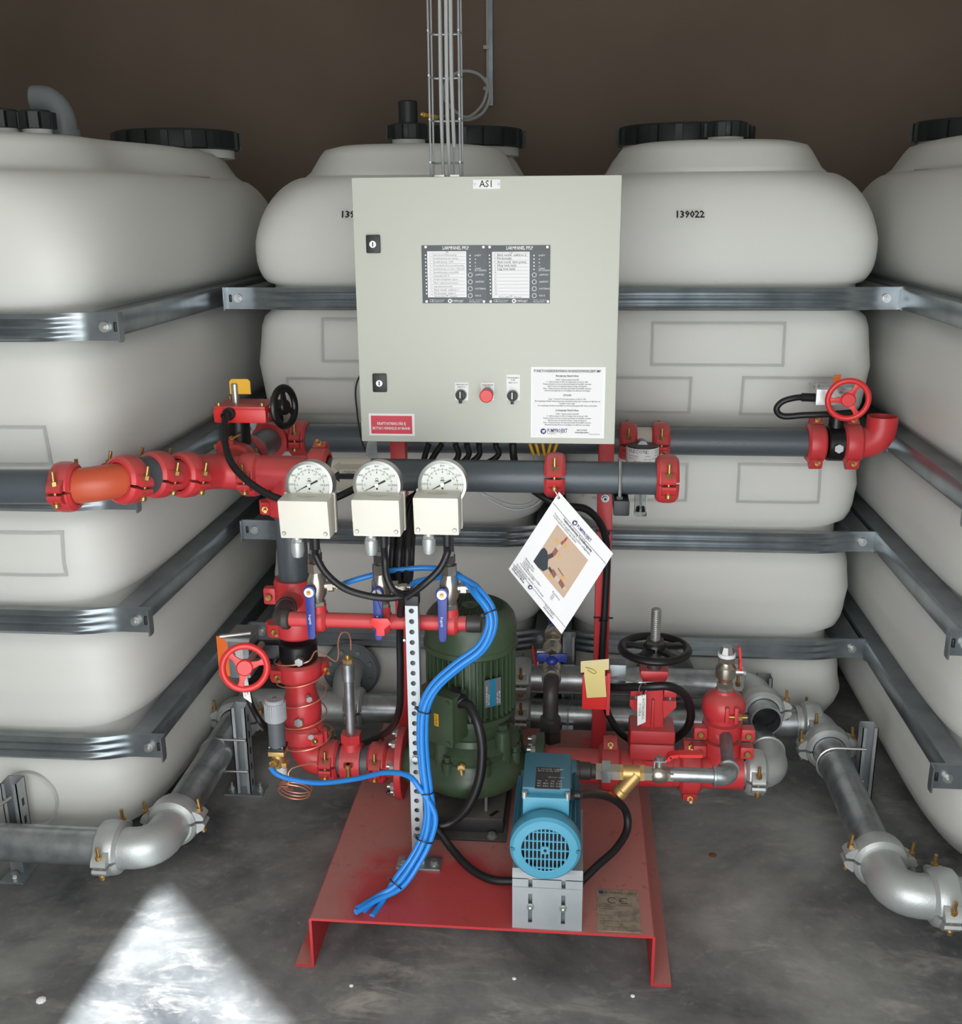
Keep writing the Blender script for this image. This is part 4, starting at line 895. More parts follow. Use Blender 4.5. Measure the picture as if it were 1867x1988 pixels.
# ================================================================== gauges and pressure switches on the red gauge pipe
DX = [at(601, 941, YG - .03), at(732, 941, YG - .03), at(859, 940, YG - .03)]
BXL = [((541, 973, 638, 1046)), ((683, 971, 776, 1042)), ((802, 967, 890, 1039))]
SIDE = ['left', 'middle', 'right']
def gauge(i):
    c = DX[i]; R = .052
    t = thing('pressure_gauge', ['round steel pressure gauge reading near zero, leftmost of three', 'round steel pressure gauge reading near zero, middle of three', 'round steel pressure gauge reading near zero, rightmost of three, over the cabinet pipe'][i], 'gauge', tuple(c), 'dial gauges in a row')
    z = V((-.02, -1, .10)).normalized(); ux = V((1, -.02, 0)).normalized(); uy = z.cross(ux)
    MB().lathe([(R * .9, -.032), (R * .98, -.030), (R, -.004), (R, .004), (R * .985, .007), (R * .88, .0085), (R * .86, .006), (R * .86, .001)], c, z, 48).build('case', CHROME, t)
    MB().cyl(c, c + z * .0025, R * .865, n=48).build('dial', DIAL, t)
    f = c + z * .0028
    L = []; L2 = []
    for k, (s, s2) in enumerate((('0', '0'), ('2', '200'), ('4', '400'), ('6', '600'), ('8', '800'), ('10', '1000'), ('12', '1200'), ('14', '1400'), ('16', '1600'))):
        a = radians(210 - 30 * k); L.append((s, R * .50 * cos(a), R * .50 * sin(a), .0066, 'CENTER')); L2.append((s2, R * .76 * cos(a), R * .76 * sin(a), .0066, 'CENTER'))
    lettering('bar_numerals', L + [('bar', 0, -.0165, .007, 'CENTER'), ('-1', -.0125, -.0185, .006, 'CENTER')], INK, t, f, ux, uy)
    lettering('kpa_numerals', L2 + [('kPa', 0, -.0225, .007, 'CENTER')], INK, t, f, ux, uy)
    mb = MB().ringcyl(f, f + z * .0003, R * .625, R * .612, 48)
    for k in range(17):
        a = radians(210 - 15 * k); d = ux * cos(a) + uy * sin(a); mb.obox(f + d * R * .62, (R * .05, .0004, .0003), (d, z.cross(d), z))
    mb.build('scale_ring', GINK, t, kind='stuff')
    mb = MB().ringcyl(f + uy * .012, f + uy * .012 + z * .0003, .003, .0022, 12).obox(f + uy * .008, (.0045, .0008, .0003), (ux, uy, z)).cyl(f - uy * .0085, f - uy * .0085 + z * .0003, .0022, n=12)
    mb.build('dial_mark', INK, t, kind='stuff')
    a = radians(207); d = ux * cos(a) + uy * sin(a); e = z.cross(d); g = c + z * .0048
    mb = MB().add([g + d * R * .66, g + d * R * .1 + e * .0014, g - d * R * .40 + e * .002, g - d * R * .40 - e * .002, g + d * R * .1 - e * .0014] , [(0, 1, 2, 3, 4)])
    mb.v += [p + z * .0006 for p in mb.v[:5]]; mb.f += [(9, 8, 7, 6, 5)] + [(k, (k + 1) % 5, (k + 1) % 5 + 5, k + 5) for k in range(5)]
    mb.build('needle', INK, t); MB().cyl(g, g + z * .0025, .0042, n=16).build('needle_hub', CHROME, t)
    MB().cyl((c.x + .004, c.y + .022, c.z - R * .9), (c.x + .004, c.y + .022, c.z - .12), .009, n=12).build('stem', NICKEL, t)
def switch(i):
    x0, y0, x1, y1 = BXL[i]; YF = YG - .095
    p = [at(x0, y1, YF + .006), at(x1, y1, YF + .006), at(x1, y0, YF - .004), at(x0, y0, YF - .004)]
    zt = (p[2].z + p[3].z) / 2; zb = (p[0].z + p[1].z) / 2; xl = (p[0].x + p[3].x) / 2; xr = (p[1].x + p[2].x) / 2
    t = thing('pressure_switch', ['cream pressure switch box under the leftmost gauge', 'cream pressure switch box under the middle gauge', 'cream pressure switch box under the rightmost gauge'][i], 'pressure switch', ((xl + xr) / 2, YF + .04, zb), 'cream switch boxes')
    def body(dx, yfr, yfr2, yb, z0, z1, nm, m, bv):
        mb = MB(); P = [(xl - dx, yfr2, z0), (xr + dx, yfr2, z0), (xr + dx, yb, z0), (xl - dx, yb, z0), (xl - dx, yfr, z1), (xr + dx, yfr, z1), (xr + dx, yb, z1), (xl - dx, yb, z1)]
        mb.add(P, [(0, 3, 2, 1), (4, 5, 6, 7), (0, 1, 5, 4), (1, 2, 6, 5), (2, 3, 7, 6), (3, 0, 4, 7)]); return mb.build(nm, m, t, bevel=bv)
    body(0, YF - .004, YF + .006, YF + .062, zb, zt, 'cover', CREAM, .0035)
    body(.0015, YF + .058, YF + .058, YF + .072, zb - .001, zt + .001, 'rim', CREAM, .001)
    body(-.002, YF + .070, YF + .070, YF + .092, zb + .004, zt - .004, 'back_plate', BLACK, .001)
    for xx in (xl + .009, xr - .009):
        MB().cyl((xx, YF + .006, zb + .012), (xx, YF + .001, zb + .012), .0042, n=14, ch=.001).build('screw', CHROME, t)
    lettering('top_lettering', [('TRYCKVAKT', 0, .004, .008, 'CENTER'), ('0-16 bar', 0, -.006, .007, 'CENTER')], GINK, t, ((xl + xr) / 2, YF + .028, zt + .0003), EX, EY)
    bx = (585, 728, 840)[i]; q = at(bx - 8, y1 + 28, YF + .03)
    MB().cyl((q.x, YF + .035, zb + .002), (q.x, YF + .035, zb - .012), .0105, n=18).hexa((q.x, YF + .035, zb - .010), (q.x, YF + .035, zb - .018), .0125).lathe([(.0135, 0), (.0142, .004), (.0142, .022), (.011, .033), (.0001, .038)], (q.x, YF + .035, zb - .016), -EZ, 20).build('gland_cap', CAST, t)
    gx = (612, 745, 868)[i]; q = at(gx, y1 + 10, YF + .03)
    MB().cyl((q.x, YF + .03, zb + .002), (q.x, YF + .03, zb - .03), .0105, .0085, n=16).build('cable_gland', BLACK, t)
    return V((q.x, YF + .03, zb - .028))
SW = []
for i in range(3): gauge(i); SW.append(switch(i))
def gauge_valve(i):
    x = VX[i]; zc = at(615, 1140, YG).z + (.002, .002, .004)[i]
    t = thing('ball_valve', ['nickel valve with a long blue lever below the leftmost gauge', 'nickel valve with a blue lever and red key tag below the middle gauge', 'nickel valve with a long blue lever below the rightmost gauge, beside the green motor'][i], 'valve', (x, YG, zg + .03), 'blue-levered valves')
    lever_valve(t, (x, YG, zc), EZ, .0195, .056)
    MB().cyl((x, YG, zc - .055), (x, YG, zg + .03), .0105, n=16).build('lower_nipple', CHROME, t); MB().hexa((x, YG, zg + .034), (x, YG, zg + .046), .0165).build('nut', NICKEL, t)
    zt = DX[i].z - .10
    MB().cyl((x, YG, zc + .054), (x, YG, zt), .0115, n=16).hexa((x, YG, zc + .062), (x, YG, zc + .078), .0155).build('upper_nipple', IRON, t); MB().hexa((x, YG, zc + .074), (x, YG, zc + .088), .0135).build('union_nut', CHROME, t)
    MB().cyl((x + .01, YG, zc + .003), (x + .036, YG, zc + .003), .0095, n=16).hexa((x + .026, YG, zc + .003), (x + .038, YG, zc + .003), .0145).cyl((x + .038, YG, zc + .003), (x + .046, YG, zc + .003), .0075, n=14).build('side_port', NICKEL, t)
    MB().hexa((x + .045, YG, zc + .003), (x + .058, YG, zc + .003), .009).cyl((x + .056, YG, zc + .003), (x + .066, YG, zc + .003), .0062, n=12).build('tube_fitting', NICKEL, t)
    lx = at((599, 731, 857)[i], 1142, YG - .04).x; yl = YG - .034
    MB().cyl((lx, YG - .008, zc), (lx, yl - .004, zc), .0065, n=14).build('stem', NICKEL, t)
    zl = at(600, (1240, 1238, 1238)[i], yl).z
    mb = MB().cyl((lx, yl - .005, zc), (lx, yl + .006, zc), .0142, n=26).prism([(lx - .0105, zc), (lx - .0085, zl + .008), (lx - .005, zl), (lx + .005, zl), (lx + .0085, zl + .008), (lx + .0115, zc)], (0, yl + .004, 0), EX, EZ, .008)
    lv = mb.build('lever', BLUEV, t, 'blue lever', bevel=.0014)
    MB().cyl((lx, yl - .004, zc), (lx, yl - .0075, zc), .0108, n=24).build('dial_disc', WLAB, lv); MB().hexa((lx, yl - .0074, zc), (lx, yl - .0115, zc), .005).cyl((lx, yl - .0114, zc), (lx, yl - .0145, zc), .003, n=10).build('lever_nut', BRASS, lv)
    lettering('lever_lettering', [('bugatti', 0, 0, .0085, 'CENTER')], WINK, lv, (lx - .001, yl - .0046, (zc + zl) / 2 - .008), -EZ, EX)
    return V((x + .064, YG, zc + .003)), lx, yl, zc, zl
PORT = [gauge_valve(i) for i in range(3)]
_, lx, yl, zc, zl = PORT[1]
t = thing('key', 'red plastic key tied to the middle blue lever', 'key', tuple(at(738, 1215, yl - .02)))
k = at(738, 1212, yl - .015); kb = at(738, 1234, yl - .015); s = 1 / 760
MB().prism([(k.x - 19 * s, k.z + 2 * s), (k.x - 13 * s, k.z + 11 * s), (k.x + 13 * s, k.z + 11 * s), (k.x + 19 * s, k.z + 2 * s), (k.x + 7 * s, k.z - 8 * s), (k.x + 7 * s, kb.z), (k.x - 7 * s, kb.z), (k.x - 7 * s, k.z - 8 * s)], (0, yl - .013, 0), EX, EZ, .004).build('key_plate', REDB, t, bevel=.001)
MB().tube(smooth([(k.x, yl - .016, k.z + 8 * s), (k.x + .004, yl - .017, k.z + .03), (k.x - .003, yl - .016, zc - .01), (k.x - .012, yl - .012, zc + .05), (k.x - .014, yl + .0, zc + .068)], 6), .0012, 6).build('wire', NAVY, t)

# ================================================================== perforated post that carries the gauges
YP = 2.108
pb = at(815, 1676, YP); pt_ = at(795, 1176, YP)
t = thing('perforated_post', 'perforated galvanized square post with a black cap, carrying the gauge pipe', 'post', (pb.x, YP, ZS))
xp = (pb.x + pt_.x) / 2 + .0; W = .0138; zt = pt_.z
mb = MB(); hs = .0233; n = int((zt - ZS - .03) / hs)
# front wall with round holes: a strip of cells, each cell an octagon hole
def perforated(mb, x0, x1, z0, n, h, y, r, th):
    xc = (x0 + x1) / 2
    for i in range(n):
        zc = z0 + (i + .5) * h; o = len(mb.v); K = 16
        ring_ = [(xc + r * cos(2 * pi * k / K), zc + r * sin(2 * pi * k / K)) for k in range(K)]
        box_ = []; al = atan2(h / 2, (x1 - xc)); AN = [0, al / 2, al, (al + pi / 2) / 2, pi / 2, pi - (al + pi / 2) / 2, pi - al, pi - al / 2]; AN = AN + [a + pi for a in AN]
        ring_ = [(xc + r * cos(a), zc + r * sin(a)) for a in AN]
        for k in range(K):
            a = AN[k]; c, s = cos(a), sin(a); sc = min((x1 - xc) / max(abs(c), 1e-6), (h / 2) / max(abs(s), 1e-6)); box_.append((xc + c * sc, zc + s * sc))
        for yy in (y, y + th):
            mb.v += [V((a, yy, b)) for a, b in ring_] + [V((a, yy, b)) for a, b in box_]
        for k in range(K):
            k2 = (k + 1) % K
            mb.f += [(o + k, o + k2, o + K + k2, o + K + k), (o + 2 * K + k, o + 3 * K + k, o + 3 * K + k2, o + 2 * K + k2), (o + k, o + 2 * K + k, o + 2 * K + k2, o + k2)]
perforated(mb, xp - W, xp + W, ZS + .012, n, (zt - ZS - .012) / n, YP, .0058, .0022)
mb.box((xp - W, YP + .001, ZS + .005), (xp - W + .0022, YP + 2 * W, zt)).box((xp + W - .0022, YP + .001, ZS + .005), (xp + W, YP + 2 * W, zt)).box((xp - W, YP + 2 * W - .0022, ZS + .005), (xp + W, YP + 2 * W, zt)).box((xp - W, YP, ZS + .005), (xp + W, YP + .0022, ZS + .0121))
mb.build('tube', GALVS, t)
MB().box((xp - W - .001, YP - .001, zt - .001), (xp + W + .002, YP + 2 * W + .001, zt + .022)).build('end_cap', BLACK, t, bevel=.003)
b0, b1 = atz(768, 1689, ZS), atz(859, 1668, ZS)
MB().box((b0.x, b0.y, ZS), (b1.x, b0.y + .05, ZS + .006)).build('base_plate', GALV, t, bevel=.001)
for xx in (b0.x + .012, b1.x - .016):
    MB().cyl((xx, b0.y + .022, ZS + .006), (xx, b0.y + .022, ZS + .008), .011, n=18).hexa((xx, b0.y + .022, ZS + .008), (xx, b0.y + .022, ZS + .016), .009).build('bolt', CHROME, t)
q = at(801, 1471, YP); MB().cyl((xp, YP, q.z), (xp, YP - .0025, q.z), .0085, n=18).hexa((xp, YP - .0025, q.z), (xp, YP - .009, q.z), .0068).build('bolt', CHROME, t)
MB().tube(bend([(xp - W - .004, YP + .0, zg - .02), (xp - W - .004, YG + .025, zg - .02), (xp + W + .004, YG + .025, zg - .02)], .01, 3), .003, 8).build('pipe_clip', CHROME, t)

# ================================================================== green main pump
PX, PY = at(915, 1400, 2.40).x, 2.40
t = thing('main_pump', 'dark green vertical pump with a finned motor, in the middle of the red base', 'pump', (PX, PY, ZS))
b = atz(945, 1605, .20)
MB().box((PX - .10, 2.215, ZS), (PX + .10, 2.60, ZS + .006)).build('foot_plate', DUSTB, t, bevel=.002)
MB().box((at(850, 1620, 2.25).x - .03, 2.245, ZS + .006), (at(977, 1620, 2.25).x, 2.60, ZS + .045)).build('base_box', DUSTB, t, bevel=.003)
for xx, yy in ((at(953, 1640, 2.20).x, 2.228), (PX - .085, 2.228)):
    MB().cyl((xx, yy, ZS + .006), (xx, yy, ZS + .008), .012, n=18).hexa((xx, yy, ZS + .008), (xx, yy, ZS + .016), .0095).build('bolt', CHROME, t)
zb_ = at(915, 1452, PY - .1).z
zfin0, zfin1 = .345, at(915, 1275, PY - .112).z
R = .108
zv0 = ZS + .05
# volute and upper casing
mb = MB().lathe([(.06, zv0), (.075, zv0 + .012), (.115, zv0 + .02), (.140, zv0 + .04), (.147, zv0 + .065), (.140, zv0 + .088), (.128, zv0 + .10), (.126, zv0 + .112), (.118, zv0 + .118), (.05, zv0 + .12)], (PX, PY, 0), EZ, 44); mb.build('volute', GREEN, t)
MB().lathe([(.06, zv0 + .115), (.120, zv0 + .116), (.122, zv0 + .135), (.112, zv0 + .142), (.100, zv0 + .15), (.096, zv0 + .165), (.06, zv0 + .17)], (PX, PY, 0), EZ, 40).build('casing_cover', GREEN, t)
mb = MB()
for i in range(4):
    a = radians(45 + 90 * i + 8); d = V((cos(a), sin(a), 0)); c = V((PX, PY, 0)) + d * .104
    MB().cyl(c + EZ * (zv0 + .10), c + EZ * (zv0 + .185), .024, .020, n=18).build('lantern_boss', GREEN, t)
    MB().cyl(c + EZ * (zv0 + .185), c + EZ * (zv0 + .188), .017, n=18).hexa(c + EZ * (zv0 + .188), c + EZ * (zv0 + .202), .0125).build('bolt', GREEN, t)
for i in range(8):
    a = radians(22 + 45 * i); d = V((cos(a), sin(a), 0)); c = V((PX, PY, 0)) + d * .124
    MB().cyl(c + EZ * (zv0 + .085), c + EZ * (zv0 + .122), .0135, n=14).cyl(c + EZ * (zv0 + .122), c + EZ * (zv0 + .136), .0085, n=12).build('casing_bolt', GREEN, t)
MB().lathe([(.05, zv0 + .16), (.092, zv0 + .165), (.098, zv0 + .175), (.098, zv0 + .205), (.112, zv0 + .212), (.112, zv0 + .224), (.05, zv0 + .225)], (PX, PY, 0), EZ, 40).build('motor_flange', GREEN, t)
d = V((.1, -1, 0)).normalized(); c = V((PX - .012, PY - .122, zv0 + .118)); MB().cyl(c, c + V((0, -.018, .002)), .0075, n=14).hexa(c + V((0, -.006, 0)), c + V((0, -.012, 0)), .0105).cyl(c + V((0, -.018, 0)), c + V((.002, -.020, -.014)), .005, n=12).build('air_cock', BRASS, t)
# suction and discharge nozzles
zp = at(700, 1478, YM).z
MB().cyl((PX - .06, PY + .01, zv0 + .06), (at(785, 1485, YM).x + .01, YM, zp), .05, n=24).build('discharge_nozzle', GREEN, t)
fxr = at(1052, 1490, YM).x
MB().cyl((PX + .06, PY + .01, zv0 + .06), (fxr - .01, YM, zp), .052, n=24).cyl((fxr - .016, YM, zp), (fxr + .006, YM, zp), .092, n=36, ch=.002).build('suction_nozzle', GREEN, t)
for i in range(8):
    a = 2 * pi * (i + .5) / 8; q = V((fxr - .014, YM + .074 * cos(a), zp + .074 * sin(a)))
    MB().hexa(q, q + V((-.014, 0, 0)), .011).cyl(q + V((-.014, 0, 0)), q + V((-.024, 0, 0)), .006, n=10).build('flange_bolt', CHROME, t)
# motor
zf0 = zv0 + .222; zf1 = at(915, 1284, PY - .11).z
MB().cyl((PX, PY, zf0), (PX, PY, zf1 + .01), .094, n=40).build('motor_body', GREEN, t)
NF = 40; fin = MB().box((.088, -.0018, 0), (.1115, .0018, zf1 - zf0 - .008)).mesh('cooling_fin', GREEN)
for i in range(NF):
    a = 2 * pi * (i + .5) / NF
    if 120 < (a * 180 / pi) % 360 < 0: continue
    inst('cooling_fin', fin, t, Matrix.Translation(V((PX, PY, zf0 + .006)) - ORG[t.name]) @ Matrix.Rotation(a, 4, 'Z'))
ztop = at(915, 1172, PY).z
cw = MB().lathe([(.112, zf1 - .004), (.1165, zf1), (.1165, zf1 + .012), (.1135, zf1 + .014), (.113, ztop - .045), (.108, ztop - .026), (.096, ztop - .010), (.085, ztop - .003), (.083, ztop - .003), (.083, ztop - .01)], (PX, PY, 0), EZ, 48)
cw.f = [f for f in cw.f if len(f) <= 4]; cw.build('fan_cowl', GREEN, t)
MB().cyl((PX, PY, ztop - .05), (PX, PY, ztop - .03), .083, n=36).build('fan_disc', BLACK, t)
gr = MB(); RR = .0835; st = .0088
for i in range(-14, 15):                  # diamond grille of crossing bars
    for sg in (1, -1):
        off = i * st; hl = sqrt(max(0, RR * RR - off * off))
        if hl < .006: continue
        a = radians(32 * sg); d = V((cos(a), sin(a), 0)); e = V((-sin(a), cos(a), 0)); gr.obox(V((PX, PY, ztop - .004)) + e * off, (hl, .0009, .0009), (d, e, EZ))
gr.build('fan_grille', GREEN, t, kind='stuff'); MB().cyl((PX, PY, ztop - .005), (PX, PY, ztop - .001), .022, n=24).cyl((PX, PY, ztop - .001), (PX, PY, ztop + .003), .005, n=12).build('grille_hub', GREEN, t)
# terminal box on the motor, facing left front
tb = at(852, 1392, PY - .135); d = V((-.48, -.88, 0)).normalized(); e = V((.88, -.48, 0)).normalized()
c = V((PX, PY, tb.z)) + d * .125
MB().obox(c, (.056, .03, .062), (e, d, EZ)).build('terminal_box', GREEN, t, bevel=.006); MB().obox(c + d * .033, (.058, .006, .064), (e, d, EZ)).build('terminal_box_lid', GREEN, t, bevel=.004)
for k in ((-.047, .053), (.047, .053), (-.047, -.053), (.047, -.053)):
    q = c + d * .038 + e * k[0] + EZ * k[1]; MB().cyl(q, q + d * .005, .005, n=12).build('screw', GREEN, t)
q = c + d * .0395 + e * .012 + EZ * .0
MB().obox(q, (.0065, .0006, .016), (e, d, EZ)).build('warning_label', YELLOW, t, bevel=.0004); lettering('lettering', [('PE 400 V', 0, 0, .007, 'CENTER')], INK, t, q + d * .0006, EZ, -e if (EZ.cross(-e)).dot(d) > 0 else e)
GLD = at(890, 1357, PY - .13); gq = V((GLD.x - .012, GLD.y + .02, GLD.z + .006)); GLE = GLD + V((.012, -.012, -.006))
MB().cyl(gq, GLE, .0165, n=18, ch=.002).hexa(gq, gq * .6 + GLE * .4, .0185).build('cable_gland', BLACK, t)
# name plate on the fins
a0 = radians(-57); d = V((cos(a0), sin(a0), 0)); e = V((-sin(a0), cos(a0), 0)); nz_ = at(968, 1343, PY - .09).z
q = V((PX, PY, nz_)) + d * .1135
MB().obox(q, (.001, .0225, .036), (d, e, EZ)).build('name_plate', CEPL if 0 else MATS['dark_grey_panel'], t); MB().obox(q + d * .0008 - e * .001, (.0008, .0075, .0355), (d, e, EZ)).build('blue_strip', MAT_BL if 0 else mat('blue_print', (30, 110, 140), .4), t)
lettering('lettering', [('3~ MOTOR IEC 60034', -.03, .0165, .0052, 'LEFT'), ('400 V  50 Hz', -.03, .011, .0052, 'LEFT'), ('5,5 kW  2910', -.03, -.0125, .0052, 'LEFT'), ('IP 55  cos 0,88', -.03, -.018, .0052, 'LEFT')], WINK, t, q + d * .0012, EZ, -e)
# galvanized adjusting screws under the volute
for xx, yy in ((at(840, 1555, 2.30).x, 2.30), (at(944, 1570, 2.29).x, 2.28)):
    MB().cyl((xx, yy, ZS + .04), (xx, yy, zv0 + .045), .004, n=8).build('stud', CHROME, t)
q = at(956, 1590, 2.27); MB().obox((q.x + .004, 2.268, ZS + .0455), (.004, .014, .0008), (V((.8, -.6, 0)), V((.6, .8, 0)), EZ)).build('slot', BLACK, t)

# ================================================================== teal jockey pump on its bracket
JX, JY, JZ = -.047, 1.862, .347
t = thing('motor_bracket', 'folded galvanized bracket with two slots, at the front of the red base', 'bracket', (JX, 1.98, ZS))
bx0, bx1 = atz(994, 1802, ZS).x, atz(1129, 1803, ZS).x; BZ = .268; BY = 1.906
def slotted(mb, x0, x1, z0, z1, y, th, slots):
    # plate in the x-z plane with vertical round-ended slots, built from strips around each slot
    xs = [x0]
    for sx, s0, s1, r in slots: xs += [sx - r, sx + r]
    xs.append(x1)
    for i in range(0, len(xs), 2): mb.box((xs[i], y, z0), (xs[i + 1], y + th, z1))
    for sx in sorted({s[0] for s in slots}):
        ss = sorted([s for s in slots if s[0] == sx], key=lambda s: s[1]); r = ss[0][3]; z = z0
        for _, s0, s1, _r in ss: mb.box((sx - r, y, z), (sx + r, y + th, s0)); z = s1
        mb.box((sx - r, y, z), (sx + r, y + th, z1))
sxa, sxb = at(1029, 1760, BY).x, at(1093, 1760, BY).x; rs = .0042
zz = [at(1060, y, BY).z for y in (1793, 1737, 1724, 1704)]
mb = MB()
def cols():
    xs = [bx0, sxa - rs, sxa + rs, sxb - rs, sxb + rs, bx1]
    for i in (0, 2, 4): mb.box((xs[i], BY, ZS), (xs[i + 1], BY + .0035, BZ - .02))
    for sx in (sxa, sxb):
        mb.box((sx - rs, BY, ZS), (sx + rs, BY + .0035, zz[0])); mb.box((sx - rs, BY, zz[1]), (sx + rs, BY + .0035, zz[2]))
cols(); mb.build('front_plate', GALVS, t)
mb = MB().prism([(BY, BZ - .022), (BY, BZ - .006), (BY + .006, BZ), (BY + .24, BZ), (BY + .24, BZ - .0035), (BY + .007, BZ - .0035), (BY + .0035, BZ - .007), (BY + .0035, BZ - .022)], (bx0, 0, 0), EY, EZ, bx1 - bx0)
mb.box((bx1 - .003, BY + .003, ZS), (bx1, BY + .24, BZ - .003)).box((bx0, BY + .003, ZS), (bx0 + .003, BY + .24, BZ - .003)); mb.build('folded_top', GALVS, t)
zs = at(1060, 1724, BY).z; MB().box((bx0 + .002, BY - .001, zs - .0005), (bx1 - .002, BY + .0005, zs + .0005)).build('seam', GALVD, t)
MB().box((bx0 + .003, BY + .012, ZS + .001), (bx1 - .003, BY + .013, BZ - .02)).build('inner_plate', GALVD, t)
for sx in (sxa, sxb):
    z = at(1060, 1762, BY).z; MB().cyl((sx, BY, z), (sx, BY - .002, z), .0085, n=18).ball((sx, BY - .003, z), .0062, 14, 8).build('bolt', CHROME, t)
t = thing('jockey_pump', 'teal horizontal pump motor, its round fan cover facing the viewer', 'pump', (JX, 2.0, BZ))
RJ = .073
mb = MB().lathe([(RJ * .66, 0), (RJ * .68, -.001), (RJ * .9, 0), (RJ * .985, .006), (RJ, .016), (RJ, .034), (RJ * .97, .037)], (JX, JY, JZ), EY, 48); mb.f = [f for f in mb.f if len(f) <= 4]; mb.build('fan_cover', TEALL, t)
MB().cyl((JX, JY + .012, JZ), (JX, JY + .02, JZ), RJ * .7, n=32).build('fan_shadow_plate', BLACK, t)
rg = RJ * .665; g = MB(); 
for i in range(-6, 7):
    x = (i) * .0081; h = sqrt(max(0, rg * rg - x * x)); g.box((JX + x - .0014, JY - .0005, JZ - h), (JX + x + .0014, JY + .003, JZ + h))
for i in (-2, -1, 0, 1, 2):
    z = (i - .0) * .0205 + (.0 if i else 0); h = sqrt(max(0, rg * rg - z * z)); g.box((JX - h, JY - .0007, JZ + z - .0013), (JX + h, JY + .0028, JZ + z + .0013))
g.build('grille', TEALL, t, kind='stuff'); MB().box((JX - .0075, JY - .0012, JZ - .0085), (JX + .0075, JY + .003, JZ + .0085)).build('grille_boss', TEALL, t); MB().cyl((JX, JY - .001, JZ), (JX, JY - .0025, JZ), .0032, n=14).build('grille_screw', BLACKP, t)
for sg in (-1, 1): MB().cyl((JX + sg * RJ * .9, JY + .004, JZ), (JX + sg * RJ * .9, JY - .002, JZ), .0042, n=14).build('cover_screw', TEAL, t)
MB().cyl((JX, JY + .03, JZ), (JX, 2.07, JZ), .064, n=36).build('motor_body', TEAL, t)
fn = MB().box((.060, 0, -.0012), (.0715, .20, .0012)).mesh('cooling_fin', TEAL)
for i in range(28): inst('cooling_fin', fn, t, Matrix.Translation(V((JX, JY + .046, JZ)) - ORG[t.name]) @ Matrix.Rotation(2 * pi * (i + .5) / 28, 4, 'Y'))
MB().box((JX - .055, 1.93, BZ + .0005), (JX + .055, 2.10, JZ - .05)).build('motor_foot', TEAL, t, bevel=.003)
# terminal box
fy = 1.906; zt0, zt1 = at(1060, 1592, fy).z, at(1060, 1549, fy).z
tx0, tx1 = at(1014, 1570, fy).x, at(1105, 1570, fy).x
MB().box((tx0, fy, zt0 - .004), (tx1, 2.06, zt1)).build('terminal_box', TEALL, t, bevel=.005)
MB().box((tx0 - .002, fy + .012, zt1 - .002), (tx1 + .002, 2.065, zt1 + .016)).build('terminal_box_lid', TEAL, t, bevel=.005)
for xx in (tx0 + .004, tx1 - .004): MB().cyl((xx, fy + .006, zt1 - .006), (xx, fy + .006, zt1 + .01), .0058, n=14, ch=.001).build('lid_screw', CHROME, t)
q0, q1 = atz(1038, 1530, zt1 + .0165), atz(1088, 1491, zt1 + .0165)
MB().box((q0.x, q0.y, zt1 + .0155), (q1.x, q1.y, zt1 + .0168)).build('name_plate', BLACKP, t)
w_ = q1.x - q0.x; h_ = q1.y - q0.y
lettering('lettering', [('3~ MOTOR  0,55 kW', w_ * .06, h_ * .90, .006, 'LEFT'), ('400 V  50 Hz  IP55', w_ * .06, h_ * .81, .006, 'LEFT'), ('CE', w_ * .84, h_ * .9, .008, 'LEFT'), ('2850 rpm  1,4 A', w_ * .5, h_ * .52, .005, 'LEFT'), ('Typ     V     Hz    kW', w_ * .06, h_ * .34, .006, 'LEFT'), ('80  400  50  0,55', w_ * .08, h_ * .22, .0075, 'LEFT'), ('80  230  50  0,55', w_ * .08, h_ * .10, .0075, 'LEFT')], WINK, t, (q0.x, q0.y, zt1 + .0169), EX, EY)
JGY = 1.97; JGZ = at(1118, 1543, JGY).z
MB().cyl((tx1 - .004, JGY, JGZ), (tx1 + .022, JGY, JGZ), .0105, n=16).hexa((tx1, JGY, JGZ), (tx1 + .010, JGY, JGZ), .0125).build('cable_gland', BLACK, t)
# pump head behind the motor
YJ = 2.19; ZJ = at(1115, 1497, YJ).z; hx = at(1112, 1497, YJ).x
MB().box((JX - .052, 2.06, BZ + .0005), (hx - .004, 2.225, ZJ + .022)).build('pump_casing', TEAL, t, bevel=.006)
MB().cyl((JX + .02, YJ, ZJ), (hx + .008, YJ, ZJ), .026, n=20).build('outlet_boss', TEAL, t); MB().cyl((JX + .03, YJ - .012, ZJ + .02), (JX + .03, YJ - .012, ZJ + .03), .012, n=14).build('priming_plug', TEAL, t)
# ------------------------------------------------------------------ jockey pump pipe run, left to right
def jx(x): return at(x, 1502, YJ).x
ZJ2 = at(1300, 1503, YJ).z
def seg(x0, x1, r, m, nm, parent, hexa=False, ch=0.0): return (MB().hexa((jx(x0), YJ, ZJ2), (jx(x1), YJ, ZJ2), r) if hexa else MB().cyl((jx(x0), YJ, ZJ2), (jx(x1), YJ, ZJ2), r, n=20, ch=ch)).build(nm, m, parent)
t = thing('pipe_union', 'grey iron union between the teal pump and the brass strainer', 'pipe fitting', (jx(1165), YJ, ZJ2))
seg(1112, 1148, .0205, IRON, 'nipple', t, ch=.003); seg(1112, 1126, .0235, IRON, 'collar', t, ch=.002); seg(1140, 1158, .017, IRON, 'neck', t); seg(1156, 1172, .021, NICKEL, 'hexagon', t, True); seg(1168, 1184, .0285, GALV, 'union_nut', t, True); seg(1182, 1202, .0205, NICKEL, 'hexagon', t, True)
t = thing('strainer', 'brass strainer with a slanted leg, right of the iron union', 'strainer', (jx(1225), YJ, ZJ2))
